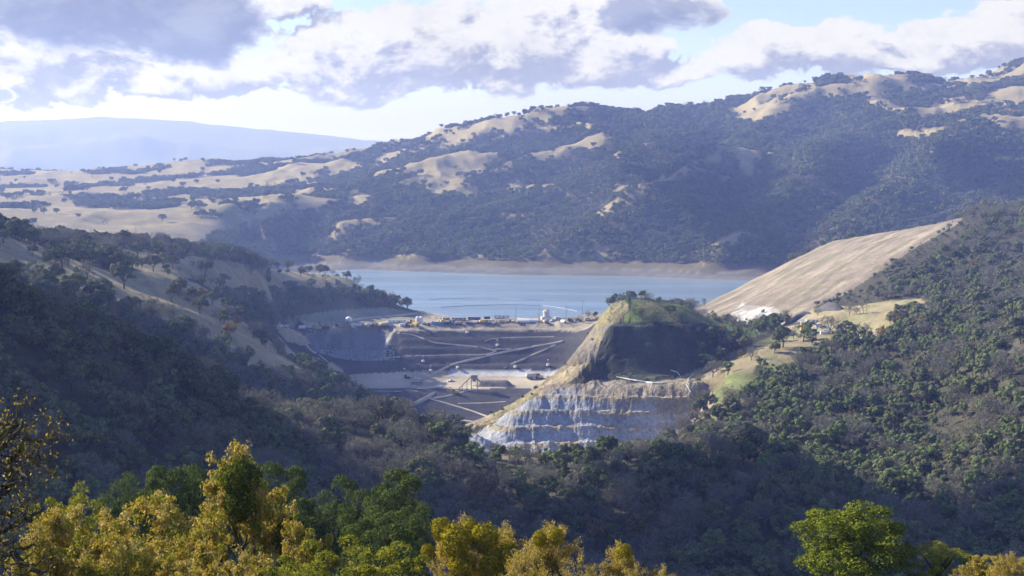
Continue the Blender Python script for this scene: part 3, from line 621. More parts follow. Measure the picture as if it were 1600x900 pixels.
def where_is(px, py, d):
    if d < 730 and px < 470: return 'in the woods on the shaded ridge at the left edge', 'left ridge'
    if d < 900 and px < 1180: return 'in the woods of the hollow below the quarry', 'hollow below the quarry'
    if px >= 1060 and d < 1300: return 'on the wooded slope right of the quarry', 'slope right of the quarry'
    if px > 1180: return 'on the dark hill beside the graded slope', 'hill beside the graded slope'
    if px < 640 and d < 2000: return 'on the hillside left of the dam', 'hillside left of the dam'
    if px > 700 and d < 2000: return 'growing on the quarried hill', 'quarried hill'
    return 'on the hills across the lake', 'hills across the lake'
def split_parts(me):
    """trunk mesh and crown mesh out of a one-piece tree"""
    nfc = len(me.polygons); mi = np.zeros(nfc, np.int32); me.polygons.foreach_get('material_index', mi)
    vi = np.zeros(nfc * 4, np.int32); me.loops.foreach_get('vertex_index', vi); vi = vi.reshape(-1, 4)
    cov = np.zeros(len(me.vertices) * 3, np.float32); me.vertices.foreach_get('co', cov); cov = cov.reshape(-1, 3)
    tn = np.zeros(len(cov), np.float32); me.attributes['tint'].data.foreach_get('value', tn); res = []
    for nm, sel in (('trunk', mi == 0), ('crown', mi > 0)):
        ids, inv = np.unique(vi[sel], return_inverse=True)
        m2 = raw_mesh(nm, cov[ids], inv.reshape(-1, 4)); float_attr(m2, 'tint', tn[ids])
        for mt in me.materials: m2.materials.append(mt)
        m2.polygons.foreach_set('material_index', mi[sel]); m2.update(); res.append(m2)
    return res
SPLIT = {}
def put_tree(kindname, var, loc, sc, rot, label, group=None, parts=True, name=None, hs=1.0):
    me = KINDS[kindname][var % len(KINDS[kindname])]; key = kindname if kindname in NAMES else 'oak'
    if parts:
        if me.name not in SPLIT: SPLIT[me.name] = split_parts(me)
        o = bpy.data.objects.new(name or NAMES[key], None); COL.objects.link(o); o.empty_display_size = .2
        for nm, m2 in zip(('trunk', 'crown'), SPLIT[me.name]): link(nm, m2, None, o)
    else:
        o = link(name or NAMES[key], me)
    o.location = loc; o.rotation_euler = (0, 0, rot); o.scale = (sc, sc, sc * hs)
    return tag(o, label, CATS[key], group)
app = size / ty; stuffsel = []
for ki, kn in enumerate(KN):
    sel = ix[kind[ix] == ki]
    inview = (tpx[sel] > -15) & (tpx[sel] < 1615) & (top[sel] > runat(tx[sel], ty[sel]) + .0005) & (tpy[sel] < 900 + 8 * F * app[sel]) & (~isfar[sel])
    cand = sel[inview]; cand = cand[np.argsort(-app[cand])]; mine = cand[:290]
    for n_, i in enumerate(mine):
        ph, gr = where_is(tpx[i], tpy[i], ty[i])
        put_tree(kn, int(rngF.integers(0, 9)), (tx[i], ty[i], tz[i]), size[i], rngF.uniform(0, 6.28), f'{LOOK[kn]} {ph}', f'{LOOK[kn]}s, {gr}', parts=n_ < 70)
    rest = np.setdiff1d(sel, mine); stuffsel.append(rest)
def scatter(name, protos, sel, label, cat):
    if len(sel) == 0: return
    pc = bpy.data.collections.new(name + '_kinds')
    for i, me in enumerate(protos):
        o = bpy.data.objects.new(f'{name}_{i:02d}', me); pc.objects.link(o)
    n = len(sel); me = bpy.data.meshes.new(name); me.vertices.add(n)
    me.vertices.foreach_set('co', np.stack([tx[sel], ty[sel], tz[sel]], 1).astype(np.float32).ravel())
    float_attr(me, 'tree_size', size[sel]); float_attr(me, 'tree_turn', rngF.uniform(0, 6.28, n))
    a = me.attributes.new('tree_pick', 'INT', 'POINT'); a.data.foreach_set('value', rngF.integers(0, len(protos), n).astype(np.int32))
    o = link(name, me); g = bpy.data.node_groups.new(name, 'GeometryNodeTree')
    g.interface.new_socket('Geometry', in_out='INPUT', socket_type='NodeSocketGeometry'); g.interface.new_socket('Geometry', in_out='OUTPUT', socket_type='NodeSocketGeometry')
    N_ = g.nodes; gi = N_.new('NodeGroupInput'); go = N_.new('NodeGroupOutput'); ip = N_.new('GeometryNodeInstanceOnPoints'); ci = N_.new('GeometryNodeCollectionInfo')
    ci.inputs['Collection'].default_value = pc; ci.inputs['Separate Children'].default_value = True; ci.inputs['Reset Children'].default_value = True
    def na(nm, ty_):
        q = N_.new('GeometryNodeInputNamedAttribute'); q.data_type = ty_; q.inputs['Name'].default_value = nm; return [s for s in q.outputs if s.enabled][0]
    cx = N_.new('ShaderNodeCombineXYZ'); g.links.new(na('tree_turn', 'FLOAT'), cx.inputs[2])
    g.links.new(gi.outputs[0], ip.inputs['Points']); g.links.new(ci.outputs[0], ip.inputs['Instance']); ip.inputs['Pick Instance'].default_value = True
    g.links.new(na('tree_pick', 'INT'), ip.inputs['Instance Index']); g.links.new(cx.outputs[0], ip.inputs['Rotation']); g.links.new(na('tree_size', 'FLOAT'), ip.inputs['Scale'])
    g.links.new(ip.outputs[0], go.inputs[0]); md = o.modifiers.new('trees', 'NODES'); md.node_group = g
    tag(o, label, cat, kind='stuff')
allr = np.concatenate(stuffsel); fr = isfar[allr]
sub = lambda k, f: allr[(kind[allr] == k) & (fr == f)]
scatter('evergreen_woods', KINDS['oak'], sub(0, False), 'dark evergreen woodland filling the near slopes', 'woodland')
scatter('leafless_woods', KINDS['bare'], sub(1, False), 'grey leafless woodland filling the near slopes', 'woodland')
scatter('green_undergrowth', KINDS['bright'], sub(2, False), 'fresh green brush among the near woods', 'brush')
scatter('autumn_woods', KINDS['gold'], sub(3, False), 'orange-brown autumn woodland on the near slopes', 'woodland')
scatter('far_evergreen_woods', KINDS['oakfar'], sub(0, True), 'bluish evergreen woods covering the hills across the lake', 'woodland')
scatter('far_leafless_woods', KINDS['barefar'], allr[(kind[allr] != 0) & fr], 'greyish leafless woods on the hills across the lake', 'woodland')
# ------------------------------------------------------------------ trees close to the viewpoint
def near_tree_meshes(seed, leafmats, nper=46, lsize=.10, spread=.42, depth=4, thick=.2, gnarl=.34, lean=0.0, split=(2, 3), trunk_h=1.9, tipshrink=.74, bark=None, sparse=1.0, emin=.2):
    rng = np.random.default_rng(seed); s, tips, t0 = [], [], []
    grow(rng, (0, 0, -.6), (lean + rng.normal() * .15, rng.normal() * .15, 1), trunk_h, thick, 0, s, t0, gnarl=.2)
    x = t0[0][:3]; n = 5 if emin > 0 else 7
    for i in range(n):
        a = i * 6.28 / n + rng.uniform(-.5, .5); e = rng.uniform(emin, 1.2)
        grow(rng, x, (math.cos(a) * math.cos(e) + lean, math.sin(a) * math.cos(e), math.sin(e)), rng.uniform(1.5, 2.1), thick * .62, depth - 1, s, tips, .62, split, gnarl, .13, tipshrink, .014)
    S = np.array(s); tips = np.array(tips)
    tv_, tf = tubes(S[S[:, 6] > .03], 6); sv_, sf = tubes(S[S[:, 6] <= .03], 3)
    tr = mesh_of('trunk', [(tv_, tf, None, 0), (sv_, sf, None, 0)], [bark or M_MOSSY])
    fine = S[(S[:, 6] < .05)]; anch = np.concatenate([tips[:, :3], tips[:, :3] + tips[:, 3:] * .3, fine[:, 3:6]])
    anch = anch[rng.random(len(anch)) < sparse]
    k = int(nper * len(anch)); idx = rng.integers(0, len(anch), k)
    dirs = ellip(k, rng); p = anch[idx] + dirs * (spread * rng.random((k, 1)) ** .5) * np.array([1, 1, .75])
    pr = []
    lm = rng.random(len(anch)); whichm = (lm[idx] * len(leafmats)).astype(int)
    for mi in range(len(leafmats)):
        q = p[whichm == mi]; dq = dirs[whichm == mi]; dq = dq + np.array([0, 0, .5])
        v, f, t = leaf_quads(q, dq, lsize * rng.uniform(.6, 1.3, len(q)), rng, .58, .7); pr.append((v, f, t, mi))
    return tr, mesh_of('crown', pr, leafmats), tips
def ball_mesh(seed, r=.6, n=2600, mat=None, size=.055):
    rng = np.random.default_rng(seed); d = ellip(n, rng); lump = 1 + .22 * (fbm(d[:, 0] * 3 + 9, d[:, 1] * 3 + d[:, 2] * 2, 1.2, 3, seed) - .5) * 2
    p = d * (r * lump * rng.uniform(.72, 1.05, n))[:, None]; p[:, 2] *= 1.12
    v, f, t = leaf_quads(p, d + np.array([0, 0, .25]), size * rng.uniform(.6, 1.3, n), rng, .4, .5); return mesh_of('mistletoe', [(v, f, t, 0)], [mat or M_MISTLE])
NT = {}
for i in range(4): NT['gold', i] = near_tree_meshes(300 + i, [M_GOLD, M_GOLD, M_LIME, M_PALEGOLD], 44, .08, .33, trunk_h=1.4, sparse=.62)
for i in range(2): NT['pale', i] = near_tree_meshes(320 + i, [M_PALEGOLD, M_GOLD], 24, .07, .36)
def round_tree(seed, mat, nl, nleaf, size, w, h1, lr, jit=.55, h0=-.6):
    cv, cf, ct = clump_crown(seed, nl, nleaf, size, w, h0, h1, 1.0, .6, jit, lr, True); tv_, tf = trunk_of(seed, 2.6, .2, 7, 1.5)
    return mesh_of('trunk', [(tv_, tf, None, 0)], [M_MOSSY]), mesh_of('crown', [(cv, cf, ct, 0)], [mat]), None
for i in range(3): NT['green', i] = round_tree(340 + i, M_OAKGREEN, 46, 15000, .075, 3.6, 6.6, (.55, 1.25))
for i in range(3): NT['lime', i] = round_tree(360 + i, M_LIME, 60, 12000, .07, 3.4, 6.0, (.4, .95), .7)
NT['big', 0] = round_tree(391, leaf_material('lone_tree_leaves', [(.07, .105, .014), (.13, .165, .02), (.20, .21, .028), (.10, .135, .02)], .22, False, .35), 84, 34000, .08, 4.2, 7.2, (.5, 1.1), .5)
EXT = {}
def extent(me):
    if me.name not in EXT:
        c = np.zeros(len(me.vertices) * 3, np.float32); me.vertices.foreach_get('co', c); c = c.reshape(-1, 3)
        lo_, hi_ = np.percentile(c, 1, 0), np.percentile(c, 99.3, 0); EXT[me.name] = ((lo_[0] + hi_[0]) / 2, hi_[0] - lo_[0], hi_[2], (lo_[1] + hi_[1]) / 2)
    return EXT[me.name]
def front_tree(kd, var, px, top, width, d, rot, name, cat, label, group=None, balls=(), bset=None):
    tr, cr, tips = NT[kd, var]; x = (px - 800) / F * d; z0 = float(zat(x, d)); u_, s_ = ray(px, top); zt = ZC + float(s_) * d
    cx_, w0, h0, cy_ = extent(cr); w = width / F * d; sx = max(w / w0, .35); szz = (zt - z0) / h0
    o = bpy.data.objects.new(name, None); COL.objects.link(o)
    o.rotation_euler = (0, 0, rot); o.scale = (sx, sx, szz)
    off = Matrix.Rotation(rot, 3, 'Z') @ Vector((cx_ * sx, cy_ * sx, 0)); o.location = (x - off.x * .8, d - off.y * .8, z0)
    link('trunk', tr, None, o); link('crown', cr, None, o); tag(o, label, cat, group)
    bpy.context.view_layer.update()
    for i, (bx, by, bd, br) in enumerate(balls):           # clumps of mistletoe in the crown
        uu_, ss_ = ray(bx, by); p = Vector((float(uu_) * (d + bd), d + bd, ZC + float(ss_) * (d + bd)))
        b_ = link('mistletoe', (bset or BALLS)[i % 3], None, o); l = o.matrix_world.inverted() @ p; k = br / F * d / .6
        b_.location = l; b_.scale = (k / sx, k / sx, k / szz)
    return o
BALLS = [ball_mesh(400 + i) for i in range(3)]
M_DKM = leaf_material('dark_mistletoe_leaves', [(.035, .05, .010), (.06, .075, .012), (.11, .115, .015)], .05, False, .35)
DARKB = [ball_mesh(410 + i, mat=M_DKM) for i in range(3)]
FT = front_tree
def mossy_oak():
    d = 42.0; rng = np.random.default_rng(77); segs, tips = [], []
    base = Vector(((-48 - 800) / F * d, d, float(zat((-48 - 800) / F * d, d)) - .3))
    def pt(px, py, dd): u_, s_ = ray(px, py); return np.array([float(u_) * (d + dd), d + dd, ZC + float(s_) * (d + dd)])
    limbs = [([(-48, 985), (-44, 900), (-36, 860), (-27, 815), (-24, 760), (-14, 705), (3, 676), (26, 664)], .27, .05), ([(-38, 872), (-14, 852), (2, 853), (17, 861), (31, 875), (48, 888), (66, 897)], .15, .04), ([(-29, 830), (-8, 826), (6, 822), (21, 826), (35, 812), (52, 808), (66, 796)], .11, .025),
             ([(-25, 785), (-8, 776), (6, 768), (14, 758), (13, 742), (15, 726), (24, 710), (33, 701), (46, 713), (60, 724), (72, 727), (88, 738)], .14, .02), ([(31, 702), (40, 685), (58, 690), (72, 684), (90, 686)], .06, .015), ([(-16, 710), (4, 696), (20, 684), (31, 671), (36, 657)], .08, .02), ([(15, 728), (30, 735), (44, 748), (50, 765)], .06, .015), ([(-26, 800), (-5, 798), (14, 806), (26, 796), (44, 790)], .07, .02), ([(20, 862), (36, 858), (50, 850), (70, 856)], .05, .015)]
    for li, (pl, r0, r1) in enumerate(limbs):
        q = [pt(a, c, 1.2 * math.sin(li * 1.7 + i * .5) * min(1, i / 2)) for i, (a, c) in enumerate(pl)]
        # finer, crooked course between the marks
        fine = []
        for a, c in zip(q[:-1], q[1:]):
            for k in range(3): fine.append(a + (c - a) * k / 3 + rng.normal(size=3) * .035)
        fine.append(q[-1]); n = len(fine) - 1
        for i in range(n):
            ra = r0 + (r1 - r0) * (i / n) ** .7; rb = r0 + (r1 - r0) * ((i + 1) / n) ** .7; segs.append((*fine[i], *fine[i + 1], ra * 1.45, rb * 1.45))
            if i > 3 and rng.random() < .75:
                for _ in range(2):
                    dr = rng.normal(size=3); dr[2] += .5; dr /= np.linalg.norm(dr); grow(rng, fine[i + 1], dr, rng.uniform(.3, .6), min(rb * .5, .03), 2, segs, tips, .6, (2, 2), .45, .12, .75, .008)
    bp = np.array(base); S = np.array(segs); S[:, :3] -= bp; S[:, 3:6] -= bp; T = np.array(tips); T[:, :3] -= bp
    o = bpy.data.objects.new('mossy_oak', None); COL.objects.link(o); o.location = base
    v1, f1 = tubes(S[S[:, 6] > .02], 7); v2, f2 = tubes(S[S[:, 6] <= .02], 3); link('trunk', mesh_of('trunk', [(v1, f1, None, 0), (v2, f2, None, 0)], [M_MOSSY]), None, o)
    k = int(len(T) * .9); ii = rng.integers(0, len(T), k); dv = ellip(k, rng); p = T[ii, :3] + dv * .13 * rng.random((k, 1)); v, f, t = leaf_quads(p, dv + np.array([0, 0, .4]), .045 * rng.uniform(.6, 1.4, k), rng, .6, .7)
    link('crown', mesh_of('crown', [(v, f, t, 0)], [M_GOLD]), None, o); tag(o, 'gnarled mossy oak with few brown leaves at the left edge', 'tree')
mossy_oak()
FT('gold', 0, 372, 704, 230, 62, .9, 'golden_oak', 'tree', 'tallest golden-leaved oak with a dark mistletoe clump in its top', balls=[(378, 748, -1.6, 30), (376, 786, -1.7, 24), (458, 842, -1.4, 30), (468, 872, -1.4, 24)], bset=DARKB)
FT('gold', 1, 115, 796, 220, 58, 2.1, 'golden_oak', 'tree', 'golden oak beside the gnarled mossy oak at the left', 'golden oaks below the viewpoint')
FT('gold', 2, 235, 794, 210, 55, 4.0, 'golden_oak', 'tree', 'broad golden oak in front of the rounded green oaks', 'golden oaks below the viewpoint')
FT('gold', 3, 300, 822, 200, 48, 5.2, 'golden_oak', 'tree', 'low golden oak left of the tall oak with mistletoe', 'golden oaks below the viewpoint')
FT('gold', 0, 55, 836, 200, 43, 3.3, 'golden_oak', 'tree', 'golden oak crown under the gnarled branches in the lower left corner', 'golden oaks below the viewpoint')
FT('gold', 2, 185, 848, 210, 42, 1.2, 'golden_oak', 'tree', 'nearest golden oak crown cut by the lower picture edge', 'golden oaks below the viewpoint')
FT('gold', 1, 330, 862, 190, 44, 0.3, 'golden_oak', 'tree', 'golden oak crown at the foot of the tall mistletoe oak', 'golden oaks below the viewpoint')
FT('gold', 3, 450, 812, 150, 58, 2.8, 'golden_oak', 'tree', 'narrow golden oak just right of the tall mistletoe oak', 'golden oaks below the viewpoint')
FT('lime', 0, 125, 763, 100, 88, .2, 'yellow_green_oak', 'tree', 'small yellow-green oak behind the golden oaks at the left')
FT('lime', 1, 70, 782, 90, 82, 1.8, 'yellow_green_oak', 'tree', 'yellow-green oak showing behind the gnarled mossy oak')
FT('lime', 2, 520, 848, 170, 52, 3.0, 'yellow_green_oak', 'tree', 'yellow-green oak filling the lower edge below the dark green oak')
FT('lime', 0, 600, 858, 160, 54, 4.4, 'yellow_green_oak', 'tree', 'yellow-green oak left of the tree full of mistletoe balls')
FT('lime', 1, 430, 872, 150, 47, 5.5, 'yellow_green_oak', 'tree', 'low yellow-green oak at the foot of the golden oaks')
FT('green', 0, 262, 727, 130, 101, 0, 'green_oak', 'tree', 'rounded green oak, the widest in the row behind the golden oaks')
FT('green', 1, 195, 745, 100, 95, 2.2, 'green_oak', 'tree', 'rounded green oak at the left end of the green row')
FT('green', 2, 325, 733, 100, 106, 1.0, 'green_oak', 'tree', 'green oak half hidden by the tall golden oak')
FT('green', 0, 440, 732, 110, 114, 3.3, 'green_oak', 'tree', 'green oak just right of the tall golden oak')
FT('green', 1, 500, 775, 100, 104, 5.0, 'green_oak', 'tree', 'low green oak between the golden oak and the dark oak clump')
FT('green', 2, 553, 750, 90, 112, .6, 'green_oak', 'tree', 'dark green oak at the left of the dense clump')
FT('green', 0, 618, 743, 115, 106, 2.6, 'green_oak', 'tree', 'tall dark green oak crowning the dense clump')
FT('green', 1, 652, 792, 80, 102, 4.1, 'green_oak', 'tree', 'dark green oak at the right end of the dense clump')
FT('green', 2, 580, 800, 130, 90, 3.5, 'green_oak', 'tree', 'green oak in front of the dense dark clump')
FT('pale', 1, 740, 815, 150, 60, .5, 'mistletoe_oak', 'tree', 'oak laden with big olive-gold mistletoe balls', balls=[(712, 846, -2.0, 25), (757, 842, -1.4, 23), (690, 826, -1.0, 17), (735, 826, -.8, 15), (722, 884, -2.2, 22), (795, 876, -1.8, 26), (768, 884, -2.4, 20), (668, 862, -1.4, 11), (842, 868, -1.6, 12)])
FT('pale', 0, 865, 828, 120, 58, .3, 'pale_leaved_oak', 'tree', 'pale dry-leaved oak right of the mistletoe balls', balls=[(843, 842, -.6, 12), (868, 838, -.8, 13)])
FT('pale', 1, 822, 862, 120, 52, 2.2, 'pale_leaved_oak', 'tree', 'low pale oak at the lower edge beside the mistletoe balls')
FT('pale', 0, 962, 850, 90, 57, 3.9, 'pale_leaved_oak', 'tree', 'pale thin oak holding one round green mistletoe ball', balls=[(975, 866, -.8, 14)])
FT('pale', 1, 905, 878, 120, 50, 5.0, 'pale_leaved_oak', 'tree', 'pale dry crown along the lower edge near the picture middle')
FT('pale', 1, 1010, 886, 60, 55, 1.0, 'pale_leaved_oak', 'tree', 'small pale dry crown, last of the row towards the shaded hollow')
FT('big', 0, 1340, 790, 172, 98, .8, 'green_tree', 'tree', 'large leafy yellow-green tree standing alone at the lower right')
FT('lime', 1, 1477, 846, 100, 97, 3.4, 'green_tree', 'tree', 'smaller green tree right of the large leafy one')
FT('gold', 1, 1562, 872, 90, 85, 1.0, 'golden_shrub', 'shrub', 'golden shrub in the lower right corner')
FT('pale', 0, 1605, 866, 70, 80, 2.0, 'golden_shrub', 'shrub', 'pale golden shrub cut by the right picture edge')
FT('pale', 1, 1535, 884, 60, 86, 4.0, 'golden_shrub', 'shrub', 'small pale shrub beside the smaller green tree')
# single trees further off: (column, row of the foot, kind, variant, size, label)
def spot_tree(px, py, kd, var, sc, label, dmin=700, dmax=2200, group=None, hs=1.0, balls=0, name=None):
    p = hit(px, py, dmin, dmax); o = put_tree(kd, var, p - Vector((0, 0, .2)), sc, px * .37, label, group, True, name, hs)
    for i in range(balls):
        b_ = link('mistletoe', BALLS[i % 3], None, o); b_.location = (math.cos(i * 2.4) * 1.6, -1.0 - i * .3, 5.2 + 1.1 * math.sin(i * 1.9)); b_.scale = (1.5,) * 3
    return o
ST = spot_tree
K = dict(dmin=1120, dmax=1400)
ST(973, 473, 'bare', 0, 1.0, 'leafless tree at the tip of the quarried hill above the cut', **K)
ST(1013, 472, 'bare', 1, 1.15, 'largest leafless tree on the grassy top of the quarried hill', **K)
ST(1003, 494, 'gold', 0, 1.0, 'orange-brown tree on the grassy top of the quarried hill', **K)
ST(990, 490, 'bare', 2, .9, 'leafless tree left of the orange-brown tree on the hilltop', **K)
ST(1031, 472, 'bare', 3, .7, 'thin tree with one dark mistletoe ball on the hilltop', balls=1, **K)
ST(1049, 476, 'bare', 4, .75, 'slender leafless tree at the middle of the hilltop skyline', balls=1, **K)
ST(1065, 479, 'bare', 5, .85, 'leafless tree hung with several mistletoe balls on the hilltop', balls=3, **K)
ST(1092, 495, 'bare', 2, .8, 'leafless tree standing on the bright green strip of the hilltop', **K)
ST(1106, 500, 'bare', 3, .6, 'small leafless tree where the green strip ends', balls=1, **K)
ST(1146, 510, 'bare', 1, 1.35, 'broad grey oak before the white foot of the graded slope', **K)
ST(1161, 512, 'bare', 4, .8, 'small grey oak leaning beside the broad grey oak', **K)
ST(1128, 524, 'gold', 1, 1.15, 'orange tree below the broad grey oak', **K)
ST(1158, 560, 'gold', 2, 1.0, 'orange tree on the pale spur above the quarry', dmin=1000, dmax=1300)
ST(1127, 574, 'bare', 0, .85, 'rounded grey shrub-like tree on the pale spur', dmin=1000, dmax=1300)
for i, (a, c, k_, s_) in enumerate([(1015, 514, 'bare', .8), (1040, 512, 'oak', .8), (1060, 514, 'bare', .9), (1075, 522, 'oak', .7), (1092, 522, 'bare', .9), (1110, 530, 'bare', .9)]):
    ST(a, c, k_, i, s_, 'tree in the thicket at the top of the shaded cut', group='thicket above the shaded cut', **K)
ST(920, 497, 'bare', 5, 1.5, 'dark bushy tree alone at the right end of the dam', dmin=1600, dmax=1900, hs=.85); ST(930, 497, 'oak', 1, 1.1, 'evergreen tree beside the bushy tree at the right end of the dam', dmin=1600, dmax=1900)
ST(1088, 480, 'bare', 2, 1.4, 'grey tree at the lake edge behind the hilltop', dmin=1640, dmax=2000); ST(1100, 478, 'bare', 3, 1.3, 'second grey tree at the lake edge touching the graded slope', dmin=1640, dmax=2000)
K = dict(dmin=1150, dmax=1450)
ST(1278, 494, 'bare', 0, 1.1, 'leafless oak beside the dark pit behind the yard with the blue canopy', **K)
ST(1327, 492, 'bare', 1, 1.15, 'leafless oak on the green patch of the saddle', **K); ST(1338, 491, 'bare', 2, 1.0, 'leafless oak crowding the oak on the green patch', **K)
ST(1349, 490, 'bare', 3, 1.2, 'rightmost leafless oak of the three on the saddle', **K); ST(1405, 490, 'oak', 2, 1.25, 'round dark evergreen oak on the dry saddle', **K)
ST(1351, 524, 'bare', 4, 1.3, 'wide pale leafless oak in the middle of the dry saddle', **K); ST(1390, 506, 'bare', 5, 1.2, 'leafless oak with mistletoe right of the wide pale oak', balls=3, **K)
ST(1398, 522, 'bare', 0, 1.2, 'leafless oak below the one with mistletoe on the saddle', balls=2, **K)
ST(1192, 490, 'bright', 0, .8, 'lone yellow-green bush on the white ground of the graded slope', dmin=1380, dmax=1800)
ST(1348, 690, 'bright', 1, 1.5, 'tall bright green tree deep in the right valley', dmin=700, dmax=1100); ST(1164, 690, 'bright', 2, 1.6, 'tall bright green tree right of the quarry foot', dmin=600, dmax=1100)
ST(1106, 660, 'bright', 3, 1.2, 'bright green tree at the right end of the quarry face', dmin=800, dmax=1150); ST(1078, 680, 'oak', 0, .9, 'round green tree hugging the quarry foot', dmin=800, dmax=1150)
K = dict(dmin=690, dmax=900)
ST(840, 722, 'gold', 0, 1.0, 'tan-leaved oak standing before the grey rock face', **K); ST(772, 716, 'bare', 1, 1.15, 'leafless oak before the left of the rock face', **K); ST(796, 718, 'bare', 2, 1.1, 'leafless oak left of the tan-leaved oak', **K)
ST(712, 708, 'bare', 3, .9, 'lone leafless oak at the left foot of the pale rock slope', **K); ST(935, 728, 'oak', 3, 1.1, 'green oak with a full crown before the rock face', **K); ST(996, 724, 'bare', 4, .9, 'slim leafless oak right of the full green oak', **K)
ST(1035, 722, 'oak', 4, 1.25, 'large green oak before the right of the rock face', **K); ST(1010, 728, 'oak', 1, 1.0, 'green oak left of the large green oak by the rock face', **K); ST(1120, 730, 'bright', 0, 1.4, 'bright green tree below the right end of the rock face', **K)
ST(1057, 752, 'bright', 1, .9, 'small round bright green tree in the dark hollow', **K)
K = dict(dmin=1000, dmax=1960)
ST(268, 406, 'bare', 1, 1.5, 'lone broad oak on the skyline of the left hillside', **K); ST(392, 428, 'bare', 2, 2.0, 'wide grey tree clump on the tan knoll above the dam', hs=.8, **K); ST(408, 430, 'bare', 3, 2.0, 'right half of the grey tree clump on the tan knoll', hs=.8, **K)
ST(433, 417, 'oak', 0, 1.2, 'round dark tree behind the tan knoll', **K); ST(437, 428, 'oak', 1, .8, 'small dark tree right of the cypress on the headland', **K); ST(449, 428, 'oak', 2, .8, 'second small dark tree on the headland', **K)
ST(520, 424, 'bare', 4, 1.0, 'thin tree at the lake end of the headland', **K); ST(558, 446, 'bare', 5, 1.8, 'grey tree hanging over the lake at the headland', **K)
ST(92, 392, 'oak', 2, 1.3, 'dark tree above the small white tanks', **K); ST(118, 505, 'gold', 2, 1.3, 'sunlit yellowish tree on the crest of the left ridge', dmin=480, dmax=720)
def cypress(px, py, h, label):
    p = hit(px, py, 1000, 1960); rng = np.random.default_rng(int(px)); o = bpy.data.objects.new('cypress_tree', None); COL.objects.link(o); o.location = p
    n = 420; t = rng.random(n) ** .8; a = rng.uniform(0, 6.28, n); r = .16 * h * np.sin(np.clip(t * .9 + .1, 0, 1) * math.pi) ** .6 * rng.uniform(.7, 1.05, n)
    q = np.stack([r * np.cos(a), r * np.sin(a), .5 + t * (h - .5)], 1); v, f, tt = leaf_quads(q, np.stack([np.cos(a), np.sin(a), a * 0 + .5], 1), .06 * h * rng.uniform(.6, 1.2, n), rng, .7, .3)
    link('crown', mesh_of('crown', [(v, f, tt, 0)], [M_LIVE]), None, o); tv_, tf = tubes([(0, 0, -.5, 0, 0, h * .5, .25, .12)], 6); link('trunk', mesh_of('trunk', [(tv_, tf, None, 0)], [M_BARK]), None, o); tag(o, label, 'tree')
cypress(420, 441, 19, 'dark columnar cypress at the foot of the tan knoll'); cypress(526, 448, 10, 'dark cypress beside the low white house'); cypress(530, 448, 9, 'shorter cypress of the pair beside the low white house')
# ------------------------------------------------------------------ things on the dam, built from shaped pieces
import bmesh
class MB:
    def __init__(s): s.bm = bmesh.new()
    def box(s, x, y, z, sx, sy, sz, taper=1.0, rz=0.0, ry=0.0, bev=.0):
        """centre x y, bottom z"""
        r = bmesh.ops.create_cube(s.bm, size=1.0); vs_ = r['verts']
        for v in vs_:
            k = taper if v.co.z > 0 else 1.0; v.co = Vector((v.co.x * sx * k, v.co.y * sy * k, (v.co.z + .5) * sz))
        m = Matrix.Translation((x, y, z)) @ Matrix.Rotation(rz, 4, 'Z') @ Matrix.Rotation(ry, 4, 'Y'); bmesh.ops.transform(s.bm, matrix=m, verts=vs_)
        if bev:
            es = list({e for v in vs_ for e in v.link_edges}); bmesh.ops.bevel(s.bm, geom=es, offset=bev, segments=1, affect='EDGES')
        return s
    def cyl(s, p0, p1, r0, r1=None, n=12):
        p0, p1 = Vector(p0), Vector(p1); d = p1 - p0; r = bmesh.ops.create_cone(s.bm, cap_ends=True, segments=n, radius1=r0, radius2=r0 if r1 is None else max(r1, .001), depth=d.length)
        bmesh.ops.transform(s.bm, matrix=Matrix.Translation((p0 + p1) / 2) @ d.to_track_quat('Z', 'Y').to_matrix().to_4x4(), verts=r['verts']); return s
    def ball(s, x, y, z, r, sz=1.0):
        q = bmesh.ops.create_icosphere(s.bm, subdivisions=2, radius=r); bmesh.ops.transform(s.bm, matrix=Matrix.Translation((x, y, z)) @ Matrix.Diagonal((1, 1, sz, 1)), verts=q['verts']); return s
    def prism(s, prof, y0, y1):
        """profile in x z, extruded along y"""
        a = [s.bm.verts.new((x, y0, z)) for x, z in prof]; c = [s.bm.verts.new((x, y1, z)) for x, z in prof]; n = len(prof)
        s.bm.faces.new(a); s.bm.faces.new(c[::-1])
        for i in range(n): s.bm.faces.new((a[i], c[i], c[(i + 1) % n], a[(i + 1) % n]))
        return s
    def build(s, name, mat, parent=None):
        bmesh.ops.recalc_face_normals(s.bm, faces=s.bm.faces); me = bpy.data.meshes.new(name); s.bm.to_mesh(me); s.bm.free(); me.materials.append(mat)
        return link(name, me, None, parent)
def root(name): o = bpy.data.objects.new(name, None); COL.objects.link(o); return o
WHT = P('white_paint', (.78, .78, .76), .4); YEL = P('machine_yellow', (.55, .36, .06), .45); DRK = P('dark_steel', (.06, .06, .065), .5, .3); TYR = P('rubber', (.03, .03, .03), .85)
GLS = P('dark_glass', (.03, .04, .05), .12); TANP = P('tan_paint', (.48, .40, .28), .6); BLU = P('blue_paint', (.16, .26, .42), .45); GRY = P('grey_paint', (.38, .39, .41), .5); SLV = P('silver_paint', (.55, .57, .6), .3, .5)
CON = P('pale_concrete', (.52, .5, .46), .9); WOOD = P('pole_wood', (.14, .10, .07), .9); RED = P('dull_red_paint', (.35, .08, .05), .5); NAVY = P('dark_blue_paint', (.07, .10, .17), .4)
def wheels(t, xs, ys, r, w):
    for x in xs:
        for y in ys:
            wh = MB().cyl((x, y - w / 2, r), (x, y + w / 2, r), r, n=14).build('wheel', TYR, t); MB().cyl((x, y - w / 2 - .02, r), (x, y + w / 2 + .02, r), r * .5, n=10).build('rim', GRY, wh)
